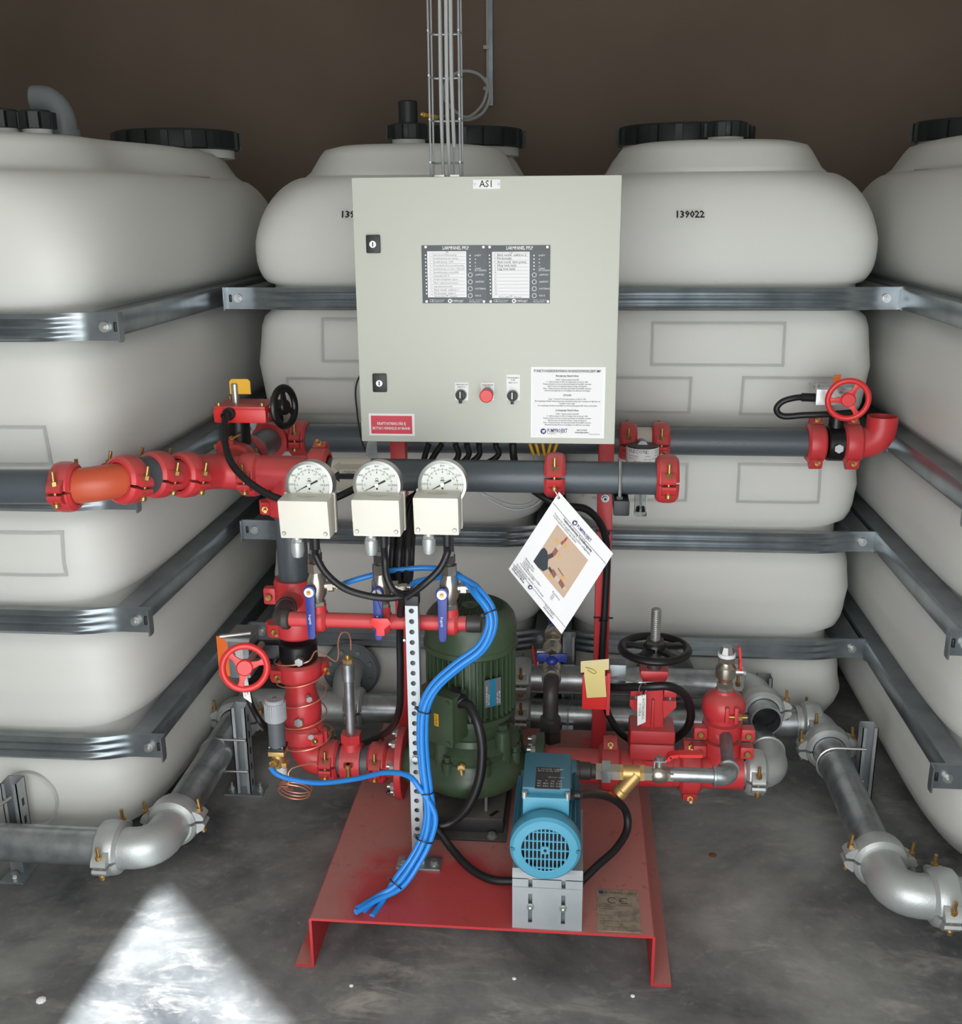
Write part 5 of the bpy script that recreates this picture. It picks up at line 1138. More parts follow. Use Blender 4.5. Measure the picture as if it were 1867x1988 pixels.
seg(1200, 1250, .0175, BRASS, 'body', t, ch=.002); seg(1200, 1209, .020, BRASS, 'hexagon', t, True); seg(1241, 1250, .020, BRASS, 'hexagon', t, True)
a = V((jx(1236), YJ - .004, ZJ2)); d = V((-.62, -.12, -.74)).normalized(); MB().cyl(a, a + d * .052, .0165, n=20).cyl(a + d * .05, a + d * .066, .0185, n=20, ch=.002).build('slanted_leg', BRASS, t)
t = thing('ball_valve', 'nickel valve with a long red lever, in the jockey pump line', 'valve', (jx(1280), YJ, ZJ2))
seg(1249, 1266, .018, NICKEL, 'hexagon', t, True); MB().lathe([(.014, jx(1262)), (.0195, jx(1268)), (.0215, jx(1276)), (.0215, jx(1284)), (.018, jx(1292)), (.0165, jx(1296))], (0, YJ, ZJ2), EX, 22).build('ball_body', NICKEL, t); seg(1294, 1306, .018, NICKEL, 'hexagon', t, True)
vx = jx(1279); MB().cyl((vx, YJ, ZJ2 + .018), (vx, YJ, ZJ2 + .036), .0075, n=14).hexa((vx, YJ, ZJ2 + .036), (vx, YJ, ZJ2 + .044), .008).build('stem', CHROME, t)
l1 = at(1300, 1466, YJ); l2 = at(1362, 1464, YJ)
def strip(mb, pts, hw, th, side=EY):
    for i in range(len(pts) - 1):
        a, b = V(pts[i]), V(pts[i + 1]); d = (b - a); L = d.length; d.normalize(); n = side.cross(d).normalized(); mb.obox((a + b) / 2, (L / 2 + .0006, hw, th), (d, side, n))
    return mb
zl = ZJ2 + .035
strip(MB(), [(vx - .012, YJ, zl - .016), (vx - .012, YJ, zl), (vx + .012, YJ, zl), (l1.x, YJ, l1.z)], .009, .0014).build('lever_plate', CHROME, t)
strip(MB(), [(vx + .018, YJ, zl + .004), (l1.x, YJ, l1.z), (l1.x + .02, YJ, l1.z + .004), (l2.x, YJ, l2.z)], .011, .0038).build('lever_grip', REDB, t)
t = thing('pipe', 'thin galvanized pipe with an elbow running back to the red tee', 'pipe', (jx(1350), YJ, ZJ2))
EJ = V((jx(1415), YJ, ZJ2)); e2 = at(1408, 1424, YM - .03)
MB().cyl((jx(1300), YJ, ZJ2), (jx(1392), YJ, ZJ2), .0168, n=20).build('horizontal_pipe', GALV, t); MB().cyl(EJ, e2, .0155, n=20).build('rising_pipe', GALVD, t)
dd = (e2 - EJ).normalized(); MB().tube(bend([(jx(1386), YJ, ZJ2), EJ, EJ + dd * .034], .024), .0215, 20).cyl((jx(1384), YJ, ZJ2), (jx(1390), YJ, ZJ2), .0245, n=20, ch=.001).cyl(EJ + dd * .03, EJ + dd * .036, .0245, n=20, ch=.001).build('elbow', GALV, t)
# ================================================================== suction side: red pipe, gate valve, tee
zq = at(1185, 1488, YM).z; GG = 'galvanized grooved couplings'
def sx(x, y=1495): return at(x, y, YM).x
pipe('wide red suction pipe between the green pump and the gate valve, behind the teal pump', [(fxr, YM, zq), (sx(1245), YM, zq)], R65 * 1.12, RED)
coupling((sx(1183), YM, zq), EX, (0, .2, 1), R65 * 1.12, RED, 'dusty red coupling on the suction pipe, behind the iron union')
XG = sx(1263, 1450)
t = thing('gate_valve', 'red gate valve with a large black horizontal handwheel and bright screw stem', 'valve', (XG, YM, zq))
def gz(y, Y=YM): return at(1263, y, Y).z
MB().cyl((sx(1225), YM, zq), (sx(1305), YM, zq), R65 * 1.2, n=28, ch=.003).cyl((XG, YM, zq), (XG, YM, gz(1478, YM - .04)), .036, .040, n=24).build('body', RED, t)
hw_ = (sx(1305, 1450) - sx(1218, 1450)) / 2
za, zb2, zc_ = gz(1478, YM - .045), gz(1446, YM - .045), gz(1420, YM - .045)
MB().box((XG - hw_, YM - .045, za), (XG + hw_, YM + .045, zb2)).build('lower_flange', RED, t, bevel=.009)
MB().box((XG - hw_, YM - .045, zb2 + .0012), (XG + hw_, YM + .045, zc_)).build('upper_flange', RED, t, bevel=.008)
zy0, zy1 = zc_ - .006, gz(1296)
MB().prism([(-.030, 0), (.030, 0), (.024, .06), (.024, zy1 - zy0 - .04), (.035, zy1 - zy0 - .012), (.035, zy1 - zy0), (-.035, zy1 - zy0), (-.035, zy1 - zy0 - .012), (-.024, zy1 - zy0 - .04), (-.024, .06)], (XG, YM + .022, zy0), EX, EZ, .044).build('bonnet', RED, t, bevel=.006)
MB().box((XG - .004, YM - .034, zy0), (XG + .001, YM - .02, zy0 + .085)).build('rib', RED, t, bevel=.0015)
for sg in (-1, 1):
    MB().prism([(0, .02), (.035 * sg, .058), (.035 * sg, .075), (0, .075)][::sg], (XG + sg * .022, YM + .014, zy0), EX, EZ, .028).build('gland_ear', RED, t)
    MB().box((XG + sg * .041 - .016, YM - .016, zy0 + .085), (XG + sg * .041 + .016, YM + .016, zy0 + .107)).build('gland_bridge', RED, t, bevel=.004)
    MB().cyl((XG + sg * .042, YM - .005, zy0 + .06), (XG + sg * .042, YM - .005, zy0 + .116), .0045, n=10).hexa((XG + sg * .042, YM - .005, zy0 + .108), (XG + sg * .042, YM - .005, zy0 + .115), .0085).build('gland_bolt', CHROME, t)
wz = gz(1259)
wheel(t, (XG, YM, wz), EZ, (sx(1336, 1258) - sx(1190, 1258)) / 2, .0112, BLACKP, 5, EX, hub=.028, dish=-.004, hubh=.02, a0=.35)
MB().cyl((XG, YM, zy1 - .01), (XG, YM, wz), .017, n=18).hexa((XG, YM, wz + .008), (XG, YM, wz + .024), .024).build('wheel_nut', IRON, t)
z9 = gz(1181); n = int((z9 - wz) / .0055); pr = [(.0095, wz)]
for i in range(n): pr += [(.0092, wz + i * .0055), (.0122, wz + i * .0055 + .002), (.0122, wz + i * .0055 + .0035)]
MB().lathe(pr + [(.009, z9)], (XG, YM, 0), EZ, 18).build('screw_stem', CHROME, t, sharp=25)
t = thing('valve_tag', 'white tag reading AVSTÄNGNING SUGSIDA on the red gate valve', 'tag', tuple(at(1245, 1400, YM - .06)))
YT = YM - .066; P = [at(1237, 1352, YT), at(1254, 1348, YT), at(1253, 1402, YT), at(1237, 1409, YT)]
mb = MB().add([*P, *[p + V((0, .0015, 0)) for p in P]], [(0, 3, 2, 1), (4, 5, 6, 7), (0, 1, 5, 4), (1, 2, 6, 5), (2, 3, 7, 6), (3, 0, 4, 7)]); mb.build('strip', WLAB, t)
lettering('lettering', [('AVSTÄNGNING', -.003, .0035, .0085, 'CENTER', 1, .056), ('SUGSIDA', .0, -.0045, .0085, 'CENTER', 1, .034)], INK, t, sum(P, V()) / 4 + V((0, -.0005, 0)), -EZ, EX)
MB().tube(smooth([at(1247, 1352, YT - .001), at(1240, 1340, YT + .005), at(1246, 1326, YT + .008), at(1256, 1332, YT + .004), at(1250, 1351, YT - .001)], 5), .0011, 6).build('wire', CHROME, t)
# tamper switch with the note
YS = 2.40
t = thing('tamper_switch', 'red supervisory switch box with a thin rod, left of the gate valve', 'switch', tuple(at(1156, 1375, YS)))
a, b = at(1129, 1377, YS), at(1180, 1312, YS)
MB().box((a.x, YS, a.z), (b.x, YS + .05, b.z)).build('box', REDB, t, bevel=.003); MB().box((b.x - .002, YS - .004, a.z - .012), (b.x + .006, YS + .052, b.z + .008)).build('side_plate', RED, t)
MB().box((b.x + .004, YS + .02, b.z - .03), (b.x + .045, YS + .06, b.z + .02)).build('mounting_bracket', GALVD, t, bevel=.002)
MB().tube(bend([at(1186, 1316, YS + .02), at(1240, 1325, YS - .02), at(1290, 1325, YS - .025), at(1292, 1336, YS - .025)], .006, 3), .0024, 8).tube([at(1288, 1325, YS - .022), at(1345, 1326, YS)], .0024, 8).tube([at(1240, 1325, YS - .02), at(1242, 1340, YS - .02)], .0024, 8).build('rod', CHROME, t)
c_ = MB().tube(smooth([at(1186, 1334, YS + .03), at(1215, 1334, YS), at(1260, 1333, YM - .058), at(1300, 1333, YM - .058), at(1330, 1350, YM - .03), at(1341, 1385, YM), at(1332, 1415, YM + .03), at(1308, 1436, YM + .07)], 7), .0105, 14).build('conduit', CORR); tag(c_, 'black conduit looping across the red gate valve neck', 'cable')
YN = YS - .012
t = thing('paper_note', 'blank yellow paper note with a clip mark, taped left of the gate valve', 'note', tuple(at(1156, 1354, YN)))
n0 = [at(1133, 1290, YN + .004), at(1174, 1286, YN + .004), at(1174, 1312, YN - .003), at(1177, 1353, YN - .001), at(1139, 1355, YN - .001), at(1134, 1314, YN - .003)]
mb = MB().add(n0 + [p + V((0, .0012, 0)) for p in n0], [(0, 5, 2, 1), (5, 4, 3, 2), (6, 7, 8, 11), (11, 8, 9, 10)] + [(i, (i + 1) % 6, (i + 1) % 6 + 6, i + 6) for i in range(6)]); mb.build('sheet', NOTE, t)
MB().tube(smooth([at(1136, 1296, YN - .001), at(1150, 1300, YN - .003), at(1157, 1305, YN - .003), at(1152, 1308, YN - .004), at(1140, 1301, YN - .003)], 5), .0009, 6).build('crease', mat('note_crease', (186, 166, 96), .7), t)
MB().quad(*(at(x, y, YN - .0015 + d) for x, y, d in ((1127, 1284, .006), (1182, 1279, .006), (1182, 1300, .002), (1127, 1306, .002)))).build('tape', mat('clear_tape', (206, 186, 128), .2), t)
# tee stack right of the gate valve
XT = sx(1400, 1440)
pipe('red suction pipe right of the gate valve, under the tee', [(sx(1300), YM, zq), (sx(1440), YM, zq)], R65 * 1.16, RED)
coupling((sx(1338), YM, zq), EX, (0, .2, 1), R65 * 1.13, RED, 'red coupling on the suction pipe right of the gate valve')
t = thing('pipe_tee', 'red upright tee neck with four gold bolts, right of the gate valve', 'pipe fitting', (XT, YM, zq))
MB().cyl((XT, YM, zq), (XT, YM, at(1400, 1385, YM).z), R65, n=24).build('neck', RED, t)
for y, s_, yo in ((1445, 1.0, 0), (1411, 1.0, 0)):
    z = at(1400, y, YM).z
    MB().lathe([(R65, -.02), (R65 * 1.28, -.017), (R65 * 1.32, 0), (R65 * 1.28, .017), (R65, .02)], (XT, YM, z), EZ, 30, closed=True).build('clamp_ring', RED, t)
    for sg in (-1, 1):
        q = V((XT + sg * R65 * 1.5, YM - .028, z)); MB().obox(q, (.017, .016, .0165)).build('clamp_lug', RED, t, bevel=.006)
        MB().cyl(q + V((0, -.015, 0)), q + V((0, -.024, 0)), .008, n=14, ch=.002).build('bolt', GOLD, t)
MB().cyl((XT, YM - .03, at(1405, 1415, YM).z), e2 + (e2 - EJ).normalized() * -.004, .028, .024, n=20).build('outlet_boss', RED, t)
zk = at(1400, 1368, YM).z
t = thing('pipe_coupling', 'domed red cap coupling with a sideways gold bolt, below the capped nickel valve', 'coupling', (XT, YM, zk))
MB().lathe([(R65, -.024), (R65 * 1.3, -.022), (R65 * 1.38, -.01), (R65 * 1.38, .012), (R65 * 1.15, .028), (.026, .038), (.024, .044), (.001, .044)], (XT, YM, zk - .002), EZ, 32).build('housing', RED, t)
for ox in (-.016, .006): MB().box((XT + .012 + ox, YM - R65 * 1.62, zk - .022), (XT + .022 + ox, YM - R65 * 1.2, zk + .02)).build('lug', RED, t, bevel=.003)
MB().cyl((XT - .002, YM - R65 * 1.48, zk - .004), (XT + .05, YM - R65 * 1.48, zk - .004), .0042, n=10).hexa((XT + .028, YM - R65 * 1.48, zk - .004), (XT + .037, YM - R65 * 1.48, zk - .004), .009).build('bolt', GOLD, t)
t = thing('ball_valve', 'nickel valve with a square plug on top and a small red lever at right', 'valve', (XT, YM, zk + .04))
zb3, zt3 = zk + .036, at(1397, 1272, YM).z; zm = (zb3 + zt3) / 2
MB().hexa((XT, YM, zb3), (XT, YM, zb3 + .014), .0215).build('nipple', CHROME, t); lever_valve(t, (XT, YM, zm + .006), EZ, .0225, (zt3 - zb3) / 2 - .006)
MB().cyl((XT, YM, zt3 - .002), (XT, YM, zt3 + .007), .0215, n=20).build('seal', WLAB, t); MB().cyl((XT, YM, zt3 + .005), (XT, YM, zt3 + .024), .020, .014, n=8).build('plug', CHROME, t)
MB().cyl((XT + .018, YM, zm + .006), (XT + .042, YM, zm + .006), .0095, n=14).hexa((XT + .04, YM, zm + .006), (XT + .048, YM, zm + .006), .009).build('stem', CHROME, t)
q0, q1, q2 = at(1425, 1292, YM), at(1437, 1280, YM), at(1434, 1255, YM)
strip(MB(), [(XT + .042, YM, zm + .008), (q1.x, YM, zm + .014), q1, q2], .008, .0028).build('lever', REDB, t, 'red lever')
# galvanized elbow behind the tee
coupling((sx(1464, 1500), YM, zq), EX, (0, -1, 0), R65 * 1.08, CAST, 'silver coupling at the right end of the red suction pipe', GG)
xe2 = sx(1503, 1495)
_sel = tag(MB().tube(bend([(sx(1468), YM, zq), (xe2, YM, zq), (xe2, YM + .11, zq)], .062), R65 * 1.10, 28).build('pipe_elbow', CAST), 'silver elbow turning back behind the right end of the red suction pipe', 'pipe fitting').name
MB().torus((xe2, YM + .105, zq), EY, R65 * 1.12, .004, 28, 8).build('rim', CAST, bpy.data.objects[_sel])
# ================================================================== galvanized collecting pipes along the back and the floor
R80 = .0445; YB1 = 2.87; ZL = at(1200, 1390, YB1).z; ZU = at(1200, 1322, YB1).z
ZF = .125
XLP = (at(373, 1540, 2.4).x * 0 - .985); XRP = .722
c0, c1_ = at(1566, 1405, YB1).x, at(690, 1388, YB1).x
pipe('lower galvanized pipe along the foot of the back tanks', [(at(705, 1388, YB1).x, YB1, ZL), (at(1560, 1405, YB1).x, YB1, ZL)], R80, GALV)
pipe('short silver tee pipe behind the riser, below the dark tank flange', [(at(696, 1388, YB1).x, YB1, ZL), (XLP - .02, YB1, ZL)], R80 * 1.04, CAST)
pipe('short galvanized stub joining the suction elbow and the lower back pipe', [(xe2, YM + .11, zq), (xe2, YB1, ZL)], R80 * .9, GALVD)
pipe('upper galvanized pipe behind the red upright and gate valve', [(at(1020, 1318, YB1).x, YB1, ZU), (at(1425, 1322, YB1).x, YB1, ZU)], R80 * .98, GALV)
for x, y, z, l in ((690, 1388, ZL, 'silver coupling on the lower back pipe, behind the galvanized stub pipe'), (1013, 1390, ZL, 'silver coupling on the lower back pipe, right behind the green motor'), (1013, 1318, ZU, 'silver coupling on the upper back pipe, right behind the green motor'), (1573, 1405, ZL, 'silver coupling at the right end of the lower back pipe'), (1425, 1322, ZU, 'silver coupling hidden behind the nickel valve on the red tee')):
    coupling((at(x, y, YB1).x, YB1, z), EX, (0, -1, .1), R80, CAST, l, GG)
pipe('galvanized pipe piece behind the green motor on the upper back line', [(at(1010, 1318, YB1).x, YB1, ZU), (at(850, 1318, YB1).x, YB1, ZU)], R80 * .98, GALV)
# open branch that faces the viewer
ox_ = at(1485, 1395, 2.66); tb_ = MB().tube(bend([(at(1425, 1322, YB1).x, YB1, ZU), (ox_.x - .004, YB1, ZU), (ox_.x, 2.70, ox_.z)], .07), R80 * 1.02, 28, caps=False)
tag(tb_.build('pipe_elbow', CAST), 'silver elbow of the upper back pipe, turning towards the viewer', 'pipe fitting')
dv = (V((ox_.x, 2.70, ox_.z)) - V((ox_.x - .004, YB1, ZU))).normalized()
coupling(V((ox_.x, 2.72, ox_.z)) , dv, (1, 0, .05), R80 * 1.0, CAST, 'silver coupling behind the open pipe end', GG)
a = V((ox_.x, 2.70, ox_.z)); b = a + dv * .055
mb = MB().lathe([(R80 * .84, -.05), (R80 * .96, -.05), (R80 * .96, .0), (R80 * .96, .055), (R80 * .85, .055)], a, dv, 32, closed=True)
st = thing('pipe_end', 'open galvanized pipe end facing the viewer, right of the red tee', 'pipe', tuple(b)); mb.build('wall', GALV, st); MB().torus(a + dv * .015, dv, R80 * .82, .002, 28, 6).build('inner_gasket', BLACK, st)
# left floor run
YL = atz(120, 1640, ZF).y
pipe('galvanized floor pipe beside the left tank, going back from the elbow', [(XLP, atz(352, 1592, ZF).y, ZF), (XLP, YB1 - .06, ZL)], R80, GALV)
pipe('galvanized floor pipe leaving the picture at the lower left', [(atz(215, 1640, ZF).x, YL, ZF), (-1.62, YL, ZF)], R80, GALV)
tag(MB().tube(bend([(atz(225, 1640, ZF).x, YL, ZF), (XLP, YL, ZF), (XLP, atz(350, 1590, ZF).y, ZF)], .068), R80 * 1.10, 30).build('pipe_elbow', CAST), 'silver elbow on the floor at lower left, gold bolts beside it', 'pipe fitting')
coupling((atz(222, 1640, ZF).x, YL, ZF), EX, (0, -1, -.1), R80 * 1.04, CAST, 'silver coupling on the floor at lower left, left of the elbow', GG)
coupling((XLP, atz(352, 1592, ZF).y, ZF), EY, (1, 0, .1), R80 * 1.04, CAST, 'silver coupling on the floor at lower left, behind the elbow', GG)
coupling((XLP, YB1 - .10, ZL), EY, (1, 0, 0), R80 * 1.04, CAST, 'silver coupling behind the left strut stand and red wheel', GG)
tag(MB().tube(bend([(XLP, YB1 - .10, ZL), (XLP, YB1, ZL), (XLP + .13, YB1, ZL)], .06), R80 * 1.06, 24).build('pipe_elbow', CAST), 'silver elbow in the dark back left corner, behind the lower left red wheel', 'pipe fitting')
# right floor run
YR = atz(1830, 1742, ZF).y
yr1, yr0 = atz(1690, 1668, ZF).y, YB1 - .115
tag(MB().tube(bend([(at(1580, 1405, YB1).x, YB1, ZL), (XRP, YB1, ZL), (XRP, yr0, ZF)], .07), R80 * 1.08, 28).build('pipe_elbow', CAST), 'silver elbow at the right end of the lower back pipe', 'pipe fitting')
pipe('galvanized floor pipe beside the right tank, running to the front', [(XRP, yr0, ZF), (XRP, yr1, ZF)], R80, GALV)
coupling((XRP, yr0, ZF), EY, (1, 0, .1), R80 * 1.04, CAST, 'silver coupling at the back end of the right floor pipe', GG)
coupling((XRP, yr1, ZF), EY, (-1, 0, .1), R80 * 1.04, CAST, 'silver coupling at the front end of the right floor pipe', GG)
xr2 = atz(1828, 1742, ZF).x
tag(MB().tube(bend([(XRP, yr1, ZF), (XRP, YR, ZF), (xr2, YR, ZF)], .068), R80 * 1.10, 30).build('pipe_elbow', CAST), 'silver elbow on the floor at lower right', 'pipe fitting')
coupling((xr2, YR, ZF), EX, (0, -1, -.15), R80 * 1.04, CAST, 'silver coupling at lower right, right of the floor elbow', GG)
pipe('galvanized floor pipe leaving the picture at the lower right', [(xr2, YR, ZF), (1.3, YR, ZF)], R80, GALV)
# tank flanges
for x, y, l in ((682, 1300, 'dark round tank flange behind the riser and copper tubing'), (1290, 1312, 'dark round tank flange behind the gate valve')):
    c = at(x, y, 2.985); t = thing('tank_flange', l, 'flange', tuple(c))
    MB().lathe([(.05, .012), (.082, .012), (.09, .004), (.09, -.004), (.05, -.004)], c, -EY, 40, closed=True).build('rim', GREYPL, t); MB().cyl(c + V((0, .03, 0)), c + V((0, -.015, 0)), .05, n=28).build('hub', GREYPL, t)
    for i in range(8):
        a = 2 * pi * (i + .5) / 8; q = c + V((.068 * cos(a), -.010, .068 * sin(a))); MB().hexa(q, q + V((0, -.008, 0)), .008).build('bolt', GALVD, t)
    MB().tube(bend([c, c + V((0, -.06, 0)), (c.x, YB1, ZL if x < 900 else ZU)], .03), R80 * .95, 22).build('outlet', CAST, t)
# strut stands
def strut(label, x, y, h, base, clamps=(), face=-1, front=True, bw=(.055, .03)):
    t = thing('strut_stand', label, 'pipe stand', (x, y, 0), 'galvanized strut pipe stands')
    w = .0205
    mb = MB().box((x - w, y - .0205, .004), (x - w + .0025, y + .0205, h)).box((x + w - .0025, y - .0205, .004), (x + w, y + .0205, h)).box((x - w, y + .018, .004), (x + w, y + .0205, h)).box((x - w, y - .0205, .004), (x - .010, y - .018, h)).box((x + .010, y - .0205, .004), (x + w, y - .018, h))
    mb.build('channel', GALVS, t)
    sl = MB().obox((0, 0, 0), (.0008, .005, .010)).mesh('slot', BLACK, bevel=.002)
    k = int(h / .05)
    for i in range(k): inst('slot', sl, t, Matrix.Translation(V((x + w, y, .03 + i * .05)) - ORG[t.name]))
    if base:
        bx, by = base; MB().box((bx - bw[0], by - bw[1], 0), (bx + bw[0], by + bw[1], .005)).build('base_plate', GALVD, t)
        for dx in (-bw[0] + .014, bw[0] - .014): MB().cyl((bx + dx, by, .005), (bx + dx, by, .007), .010, n=16).hexa((bx + dx, by, .007), (bx + dx, by, .015), .0085).cyl((bx + dx, by, .015), (bx + dx, by, .028), .0045, n=10).build('anchor_bolt', CHROME, t)
    return t
t = strut('upright galvanized strut stand in front of the lower left red wheel', -.918, 2.60, .27, (-.918, 2.60))
for dz in (.05,): pass
u = [(-.900, 2.575, ZF + R80 + .004)] + [(XLP + (R80 + .005) * cos(a), 2.575, ZF + (R80 + .005) * sin(a)) for a in [pi / 2 + pi * k / 10 for k in range(0, 11)]] + [(-.900, 2.575, ZF - R80 - .004)]
MB().tube(u, .0038, 8).build('pipe_clamp', CHROME, t)
t = strut('upright galvanized strut at the lower left edge, behind the floor pipe', at(35, 1530, 2.235).x, 2.215, at(35, 1506, 2.235).z, None)
xx = at(35, 1530, 2.235).x
MB().tube(bend([(xx + .0, 2.2, ZF + R80 + .03), (xx - .05, YL - .0, ZF + R80 + .012), (xx - .05, YL - R80 - .005, ZF), (xx - .045, YL, ZF - R80 - .006), (xx, 2.2, ZF - R80 - .006)], .035, 5), .0042, 8).build('pipe_clamp', CHROME, t)
bb = atz(45, 1700, 0)
MB().box((xx - .02, bb.y - .035, 0), (xx + .04, bb.y + .09, .005)).build('base_plate', GALVD, t); MB().cyl((xx + .008, bb.y - .014, .005), (xx + .008, bb.y - .014, .007), .011, n=16).hexa((xx + .008, bb.y - .014, .007), (xx + .008, bb.y - .014, .016), .009).build('anchor_bolt', CHROME, t)
MB().box((xx - .012, bb.y + .005, .004), (xx + .022, bb.y + .05, ZF - R80)).build('foot_bracket', GALV, t)
t = strut('upright galvanized strut stand between the right floor pipe and the right tank', .808, 2.68, .235, (.808, 2.68), bw=(.03, .05))
u = [(.80, 2.655, ZF + R80 + .004)] + [(XRP + (R80 + .005) * cos(a), 2.655, ZF + (R80 + .005) * sin(a)) for a in [pi / 2 + pi * k / 10 for k in range(0, 11)]] + [(.80, 2.655, ZF - R80 - .004)]
MB().tube(u, .0038, 8).build('pipe_clamp', CHROME, t)
q = at(1104, 1232, 2.955); t = strut('upright galvanized strut in front of the gap between the back tanks', q.x, 2.955, q.z, (q.x, 2.955))
q = at(1484, 1312, 2.955); t = strut('short galvanized strut behind the open pipe end', q.x, 2.955, q.z, (q.x, 2.955))
q = at(1101, 1440, 2.77); t = thing('pipe_clip', 'galvanized saddle clip on the lower back pipe, right of the iron riser', 'clip', (q.x, YB1, ZL))
MB().ringcyl((q.x - .003, YB1, ZL), (q.x + .003, YB1, ZL), R80 + .004, R80 + .0005, 28).build('strap', GALVD, t); MB().box((q.x - .016, YB1 - R80 - .03, 0), (q.x + .016, YB1 - R80 - .006, ZL - .01)).build('leg', GALV, t); MB().hexa((q.x, YB1 - R80 - .03, ZL - .04), (q.x, YB1 - R80 - .038, ZL - .04), .008).build('bolt', CHROME, t)

# ================================================================== iron riser with two small valves behind the teal pump
YI = 2.56; xi = at(1068, 1420, YI).x; zi = at(1068, 1345, YI - .02).z; zi0 = at(1068, 1490, YI).z
t = thing('riser_pipe', 'dark iron riser with a hexagon union, between green motor and red upright', 'pipe', (xi, YI, zi0))
MB().cyl((xi, YI, zi0 - .02), (xi, YI, zi0 + .05), .024, n=20).lathe([(.024, zi0 + .02), (.028, zi0 + .024), (.028, zi0 + .036), (.024, zi0 + .04)], (xi, YI, 0), EZ, 22).build('lower_fitting', IRON, t)
zh = at(1068, 1436, YI - .03).z; MB().hexa((xi, YI, zh - .016), (xi, YI, zh + .014), .032).build('union_nut', IRON, t); MB().hexa((xi, YI, zh + .012), (xi, YI, zh + .04), .026).lathe([(.02, zh + .038), (.027, zh + .042), (.027, zh + .05), (.02, zh + .054)], (xi, YI, 0), EZ, 22).build('upper_fitting', IRON, t)
MB().tube(bend([(xi, YI, zh + .03), (xi, YI, zi), (xi - .0, YI + .10, zi + .006)], .04), .0205, 20).build('elbow', IRON, t); MB().cyl((xi, YI + .055, zi + .003), (xi, YI + .072, zi + .004), .0265, n=20, ch=.002).build('rim', NICKEL, t)
yv1, yv2 = YI + .115, YI + .235
t = thing('ball_valve', 'nickel valve with a blue butterfly handle, on the iron riser', 'valve', (xi, yv1, zi))
lever_valve(t, (xi, yv1, zi + .006), EY, .024, .05); q = V((xi, yv1 - .02, zi + .042))
MB().cyl((xi, yv1 - .02, zi + .02), (xi, yv1 - .02, zi + .044), .008, n=12).build('stem', BRASS, t)
mb = MB().ball(q + V((0, -.004, .0)), .0165, 16, 10, .8)
for sg in (-1, 1): mb.obox(q + V((sg * .024, 0, .008)), (.0165, .0045, .012))
mb.build('butterfly_handle', BLUEV, t, bevel=.0015)
t = thing('ball_valve', 'nickel valve with a red lever standing up, behind the blue handled one', 'valve', (xi, yv2, zi))
lever_valve(t, (xi - .002, yv2, zi + .012), EY, .025, .055)
MB().cyl((xi - .018, yv2 - .02, zi + .012), (xi - .045, yv2 - .02, zi + .012), .008, n=14).build('stem', CHROME, t)
a_, b_, c2 = at(1056, 1306, yv2 - .03), at(1039, 1290, yv2 - .03), at(1034, 1256, yv2 - .03)
strip(MB(), [(xi - .04, yv2 - .02, zi + .012), b_ + V((.006, 0, 0)), b_, c2], .006, .0022).build('lever', REDB, t, 'red lever')
t = thing('blue_pipe', 'blue plastic pipe with a brass sleeve, rising behind the hanging sheet', 'pipe', (xi, 2.86, zi + .02))
MB().cyl((xi - .002, yv2 + .05, zi + .016), (xi - .002, 2.90, zi + .03), .021, n=20).hexa((xi - .002, 2.85, zi + .025), (xi - .002, 2.875, zi + .026), .027).build('brass_sleeve', NICKEL, t)
MB().tube(bend([(xi - .002, 2.88, zi + .03), (xi - .0, 2.915, zi + .03), (xi + .006, 2.915, zi + .20), (xi + .02, 2.92, zi + .40)], .03), .0185, 18).build('pipe', mat('blue_pipe', (34, 74, 150), .35), t)

# ================================================================== regulator, copper capillary
YRG = 2.28; c = at(541, 1480, YRG); zr = c.z
t = thing('pressure_regulator', 'small regulator with a ribbed grey knob and brass body, left of the riser', 'regulator', (c.x, YRG, zr - .04))
zk0, zk1 = at(541, 1398, YRG).z, at(541, 1356, YRG).z
mb = MB().cyl((c.x, YRG, zk0), (c.x, YRG, zk1), .0255, .0235, n=36, ch=.002)
for i in range(30):
    a = 2 * pi * i / 30; d = V((cos(a), sin(a), 0)); mb.obox(V((c.x, YRG, (zk0 + zk1) / 2 - .003)) + d * .025, (.0016, .0014, (zk1 - zk0) / 2 - .006), (d, V((-sin(a), cos(a), 0)), EZ))
mb.build('knob', GREYCAP, t); MB().cyl((c.x, YRG, zk1), (c.x, YRG, zk1 + .002), .004, n=12).build('knob_screw', CHROME, t)
zb4 = at(541, 1452, YRG).z; MB().cyl((c.x, YRG, zb4), (c.x, YRG, zk0 + .004), .0205, n=28).build('spring_housing', GREYPL if 0 else DGREY, t); MB().box((c.x - .021, YRG - .021, zb4 - .002), (c.x + .021, YRG + .021, zb4 + .008)).build('collar', BLACK, t, bevel=.002)
for sg in (-1, 1): MB().cyl((c.x + sg * .016, YRG - .016, zb4 + .006), (c.x + sg * .016, YRG - .016, zb4 + .012), .003, n=10).build('screw', CHROME, t)
MB().box((c.x - .020, YRG - .02, zb4 - .014), (c.x + .020, YRG + .02, zb4 - .001)).cyl((c.x, YRG, zb4 - .05), (c.x, YRG, zb4 - .012), .016, n=20).box((c.x - .018, YRG - .012, zb4 - .05), (c.x + .022, YRG + .012, zb4 - .036)).build('brass_body', BRASS, t, bevel=.002)
rp = V((c.x - .006, YRG - .02, zb4 - .03)); MB().hexa(rp + V((.004, .012, 0)), rp + V((0, -.008, -.002)), .0115).cyl(rp + V((0, -.008, -.002)), rp + V((-.002, -.02, -.006)), .007, n=14).build('tube_fitting', BRASS, t)
MB().cyl((c.x + .006, YRG, zb4 - .075), (c.x + .006, YRG, zb4 - .048), .0135, n=18).build('sensor_cap', WLAB, t)
s0 = V((c.x + .02, YRG + .0, zb4 - .04))
hel = []
